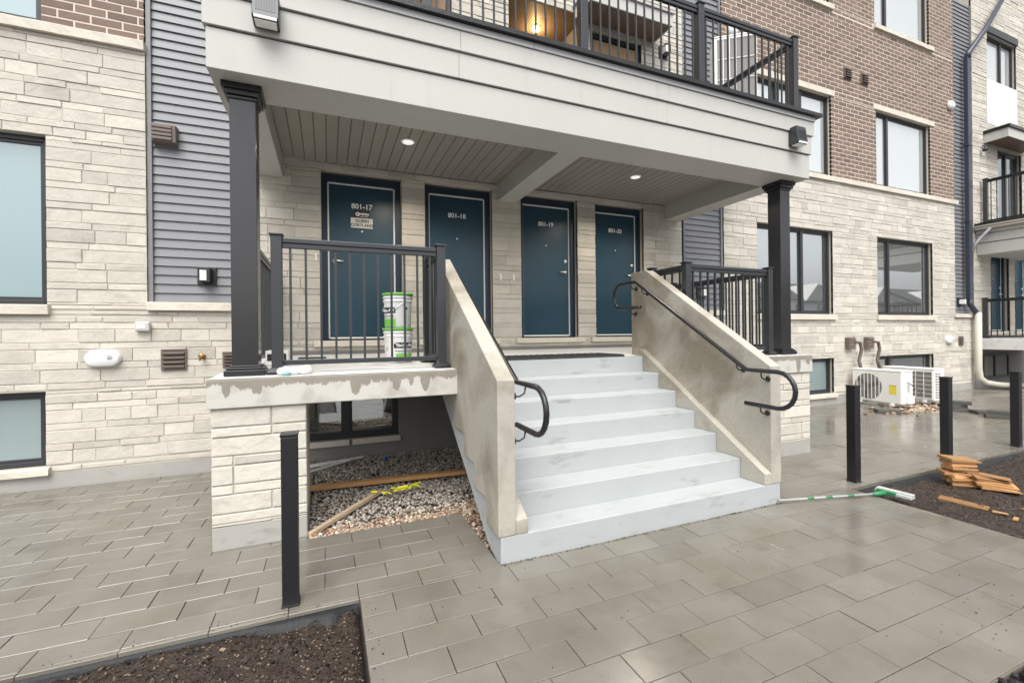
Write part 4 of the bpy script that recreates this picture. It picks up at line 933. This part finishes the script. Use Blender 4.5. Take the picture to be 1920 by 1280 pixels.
def shim(c, ang, l, w, h0, h1, tilt=0, roll=0):
    ax = Vector((math.cos(ang), math.sin(ang), tilt)).normalized(); ay = Vector((-math.sin(ang), math.cos(ang), roll)).normalized(); az = ax.cross(ay)
    c = Vector(c); vs = []
    for u, h in ((-l/2, h0), (l/2, h1)):
        for v in (-w/2, w/2): vs += [c+ax*u+ay*v, c+ax*u+ay*v+az*h]
    return MB().raw(vs, [(0,1,3,2),(4,6,7,5),(0,4,5,1),(2,3,7,6),(1,5,7,3),(0,2,6,4)], random.random())
SG = 'bundles of cedar shims on the soil'
t = thing('shim_bundle', 'taller stack of orange cedar shims against the black post', 'wood shims', (6.32, 2.62, -.04), SG)
for i in range(9):
    shim((6.33+random.uniform(-.035, .035), 2.60+random.uniform(-.035, .035), -.04+i*.027), R(-38+random.uniform(-22, 22)), random.uniform(.23, .30), random.uniform(.10, .15), .031, .010+.012*(i % 2), random.uniform(-.05, .05), random.uniform(-.07, .07)).build('shim', 'shim_wood', t)
shim((6.36, 2.62, .21), R(-22), .33, .17, .03, .012, -.06, .09).build('shim', 'shim_wood', t)
t = thing('shim_bundle', 'fallen bundle of cedar shims leaning off the taller stack', 'wood shims', (6.40, 2.36, -.04), SG)
for i in range(6):
    shim((6.42+i*.006, 2.33+i*.018, -.035+i*.022), R(-52+random.uniform(-16, 16)), random.uniform(.26, .34), random.uniform(.09, .13), .027, .008, -.04, random.uniform(-.15, .4)).build('shim', 'shim_wood', t)
t = thing('shim', 'single loose cedar shim on the soil in front of the bundles', 'wood shim', (5.60, 2.28, -.03))
shim((5.60, 2.28, -.035), R(-78), .34, .10, .028, .008, .02, .1).build('wedge', 'shim_wood', t)
for i, (x, y, lab) in enumerate(((5.58, 2.02, 'small pale wood chip on the soil nearest the single shim'), (5.92, 1.95, 'longer orange wood chip on the soil near the right edge'), (5.52, 1.90, 'orange wood chip next to the small pale chip on the soil'), (5.66, 1.76, 'tiny wood chip on the soil between path edge and longer chip'), (5.60, 1.64, 'wood chip nearest the camera on the right soil bed'))):
    tag(shim((0, 0, 0), R(-60+i*37), (.10, .15, .11, .06, .08)[i], .03, .012, .004).build('wood_chip', 'shim_wood', origin=(0, 0, 0)), lab, 'wood chip', 'wood chips on the soil'); ob = [o for o in COL.objects if o.name.startswith('wood_chip')][-1]; ob.location = (x, y, -.022)
# ------------------------------------------------------------------ air conditioners
def ac_unit(c, yaw, w, d, h, z0, front, label):
    t = thing('air_conditioner', label, 'air conditioner', (c[0], c[1], z0), 'white outdoor air conditioner units')
    ax = Vector((math.cos(yaw), math.sin(yaw), 0)); ay = Vector((-math.sin(yaw), math.cos(yaw), 0)); az = Vector((0, 0, 1)); C0 = Vector((c[0], c[1], z0))
    P = lambda u, v, z: C0+ax*u+ay*v+az*z          # v<0: towards viewer
    def ob(u0, u1, v0, v1, z0_, z1_, name, m, bev=0): return MB().obox(P((u0+u1)/2, (v0+v1)/2, (z0_+z1_)/2), ax, ay, az, (u1-u0)/2, (v1-v0)/2, (z1_-z0_)/2).build(name, m, t, bevel=bev)
    ob(-w/2, w/2, -d/2, d/2, .05, h-.032, 'casing', 'ac_white', .015); ob(-w/2-.006, w/2+.006, -d/2-.006, d/2+.006, h-.03, h, 'top_panel', 'ac_white', .012)
    for u in (-w*.33, w*.33): ob(u-.03, u+.03, -d/2-.04, d/2+.04, 0, .048, 'foot', 'ac_white', .006)
    if front:
        r = h*.375; cu, cz = -w*.16, h*.50; n = 32
        MB().raw([P(cu+r*math.cos(q*2*math.pi/n), -d/2-.003, cz+r*math.sin(q*2*math.pi/n)) for q in range(n)], [tuple(range(n))]).build('fan_opening', 'ac_dark', t)
        for i in range(-3, 4):
            u = cu+i*r*.27; hh = math.sqrt(max(0, r*r-(i*r*.27)**2)); ob(u-.006, u+.006, -d/2-.012, -d/2-.004, cz-hh, cz+hh, 'grille_bar', 'ac_white')
        for k in range(3):
            a = k*2.09+.4; MB().obox(P(cu+.5*r*math.cos(a), -d/2-.0035, cz+.5*r*math.sin(a)), (ax*math.cos(a)+az*math.sin(a)), ay, (az*math.cos(a)-ax*math.sin(a)), r*.42, .0004, r*.16).build('fan_blade', 'hose', t)
        MB().obox(P(cu, -d/2-.0045, cz), ax, ay, az, r*.16, .001, r*.16).build('fan_hub', 'hose', t)
        ob(w*.27, w*.41, -d/2-.004, -d/2-.001, h*.33, h*.57, 'warning_label', 'yellow_label'); ob(w*.27, w*.41, -d/2-.0055, -d/2-.0042, h*.575, h*.585, 'label_rule', 'ink')
        ob(w/2+.001, w/2+.05, -d*.15, d*.42, .06, h*.30, 'valve_cover', 'ac_white', .01)
        MB().tube([P(w/2, 0, h*.68), P(w/2+.06, .02, h*.62), P(w/2+.20, .12, h*.36)], .009, 8).build('cable', 'hose', t)
        ob(w/2+.001, w/2+.004, .0, d*.22, h*.40, h*.62, 'rating_label', 'grey_plastic')
    else:
        ob(-w/2+.05, w/2-.03, -d/2-.004, -d/2-.001, .10, h-.07, 'coil', 'ac_dark')
        for i in range(7): u = -w/2+.05+(w-.08)*i/6; ob(u-.006, u+.006, -d/2-.014, -d/2-.005, .10, h-.07, 'guard_bar', 'ac_white')
        for i in range(7): z = .10+(h-.17)*i/6; ob(-w/2+.05, w/2-.03, -d/2-.018, -d/2-.0145, z-.005, z+.005, 'guard_wire', 'ac_white')
        for i in range(10):
            for k in range(2): z = .12+i*(h-.22)/9.3; v = -d*.28+k*d*.26; ob(w/2+.001, w/2+.003, v-.035, v+.035, z-.017, z+.017, 'louvre', 'ac_dark')
    return t
ac_unit((11.05, 5.82), R(-95), .97, .35, .74, .06, True, 'white air conditioner unit with round fan grille and yellow label')
ac_unit((12.21, 5.82), R(-95), 1.0, .34, .74, .06, False, 'white air conditioner unit turned with its dark wire grid outward')
def line_cover(x, label):
    t = thing('pipe_cover', label, 'pipe cover', (x, YF, 1.2), 'brown line covers above the air conditioners')
    for i in range(4): B(x-.12, x+.12, YF-.10-.008*(i % 2), YF-.005, 1.22+i*.067, 1.22+i*.067+.05).build('louvre', 'brown_plastic', t, bevel=.006)
    B(x-.11, x+.11, YF-.09, YF-.006, 1.215, 1.49).build('box', 'brown_plastic', t)
    MB().tube([(x+.08, YF-.1, 1.38), (x+.22, YF-.13, 1.36), (x+.26, YF-.13, 1.2), (x+.15, YF-.14, .95), (x+.12, YF-.2, .76)], .033, 10).build('hose', 'hose', t)
line_cover(11.0, 'left brown line cover with hose down to the air conditioner'); line_cover(11.68, 'right brown line cover with hose down to the air conditioner')
# balcony unit
t = ac_unit((6.75, 5.82), R(-36), .70, .36, .0+2.3, 4.55, False, 'tall white air conditioner unit on the balcony behind the railing')
# rubble under the units and loose pavers
pebbles('leaf_litter', 'brown_gravel', [(rr.gauss(11.3, .5), rr.gauss(5.35, .16), .008) for _ in range(260)]+[(rr.uniform(16.7, 18.6), rr.gauss(5.5, .25), .01) for _ in range(200)], .015, .05, 11)
def loose(x, y, n, ang, label):
    t = thing('paver_stack', label, 'pavers', (x, y, 0), 'loose pavers on the paving')
    for i in range(n):
        a = ang+R(random.uniform(-14, 14)) if i else ang; ax = Vector((math.cos(a), math.sin(a), 0)); ay = Vector((-math.sin(a), math.cos(a), 0))
        MB().obox((x+random.uniform(-.05, .05)*i, y+random.uniform(-.05, .05)*i, .035+i*.068), ax, ay, Vector((0,0,1)), .197, .10, .033, tint=random.random()).build('paver', 'paver_stack', t, bevel=.004)
loose(11.65, 4.85, 3, R(-52), 'stack of three grey pavers just right of the third post'); loose(11.42, 4.12, 2, R(-60), 'pair of grey pavers in front of the taller paver stack')
loose(11.75, 4.45, 1, R(-30), 'single dark paver lying between the two paver stacks'); loose(10.25, 5.30, 1, R(-40), 'single paver in front of the fan air conditioner')
# ------------------------------------------------------------------ houses across the street (seen in the window reflections)
def house(x, y, w, d, h, label, tone):
    t = thing('house', label, 'house', (x, y, 0), 'houses across the street')
    B(x-w/2, x+w/2, y-d, y, -.1, h).build('wall', tone, t)
    MB().raw([(x-w/2-.4, y+.4, h), (x+w/2+.4, y+.4, h), (x+w/2+.4, y-d-.4, h), (x-w/2-.4, y-d-.4, h), (x-w/2-.4, y-d/2, h+2.6), (x+w/2+.4, y-d/2, h+2.6)], [(0,1,5,4), (2,3,4,5), (1,2,5), (3,0,4), (3,2,1,0)]).build('roof', 'roof', t)
    MB().raw([(x-w*.30, y+.8, h-.2), (x+w*.1, y+.8, h-.2), (x-w*.10, y+.8, h+2.0), (x-w*.10, y-d/2, h+2.0), (x-w*.30, y-d/2, h-.2), (x+w*.1, y-d/2, h-.2)], [(0,1,2), (1,5,3,2), (0,2,3,4)]).build('gable', 'white_trim', t)
    for k in (-.3, .05, .32):
        for z0, z1 in ((.9, 2.3), (3.6, 5.0)): 
            f = B(x+k*w-.7, x+k*w+.7, y+.001, y+.05, z0, z1).build('window', 'frame', t); B(x+k*w-.62, x+k*w+.62, y+.051, y+.055, z0+.08, z1-.08).build('pane', 'dark_glass', f)
for i, (x, tone) in enumerate(((44, 'house_wall'), (57.5, 'white_panel'), (71, 'house_wall'), (85, 'house_wall'))):
    house(x, -24, 11.5, 9, 5.6, ('beige gabled house nearest along the street, seen only as a window reflection', 'white gabled house across the street, seen only as a window reflection', 'beige gabled house beyond the white one, seen only as a window reflection', 'beige gabled house farthest along the street, seen only as a window reflection')[i], tone)
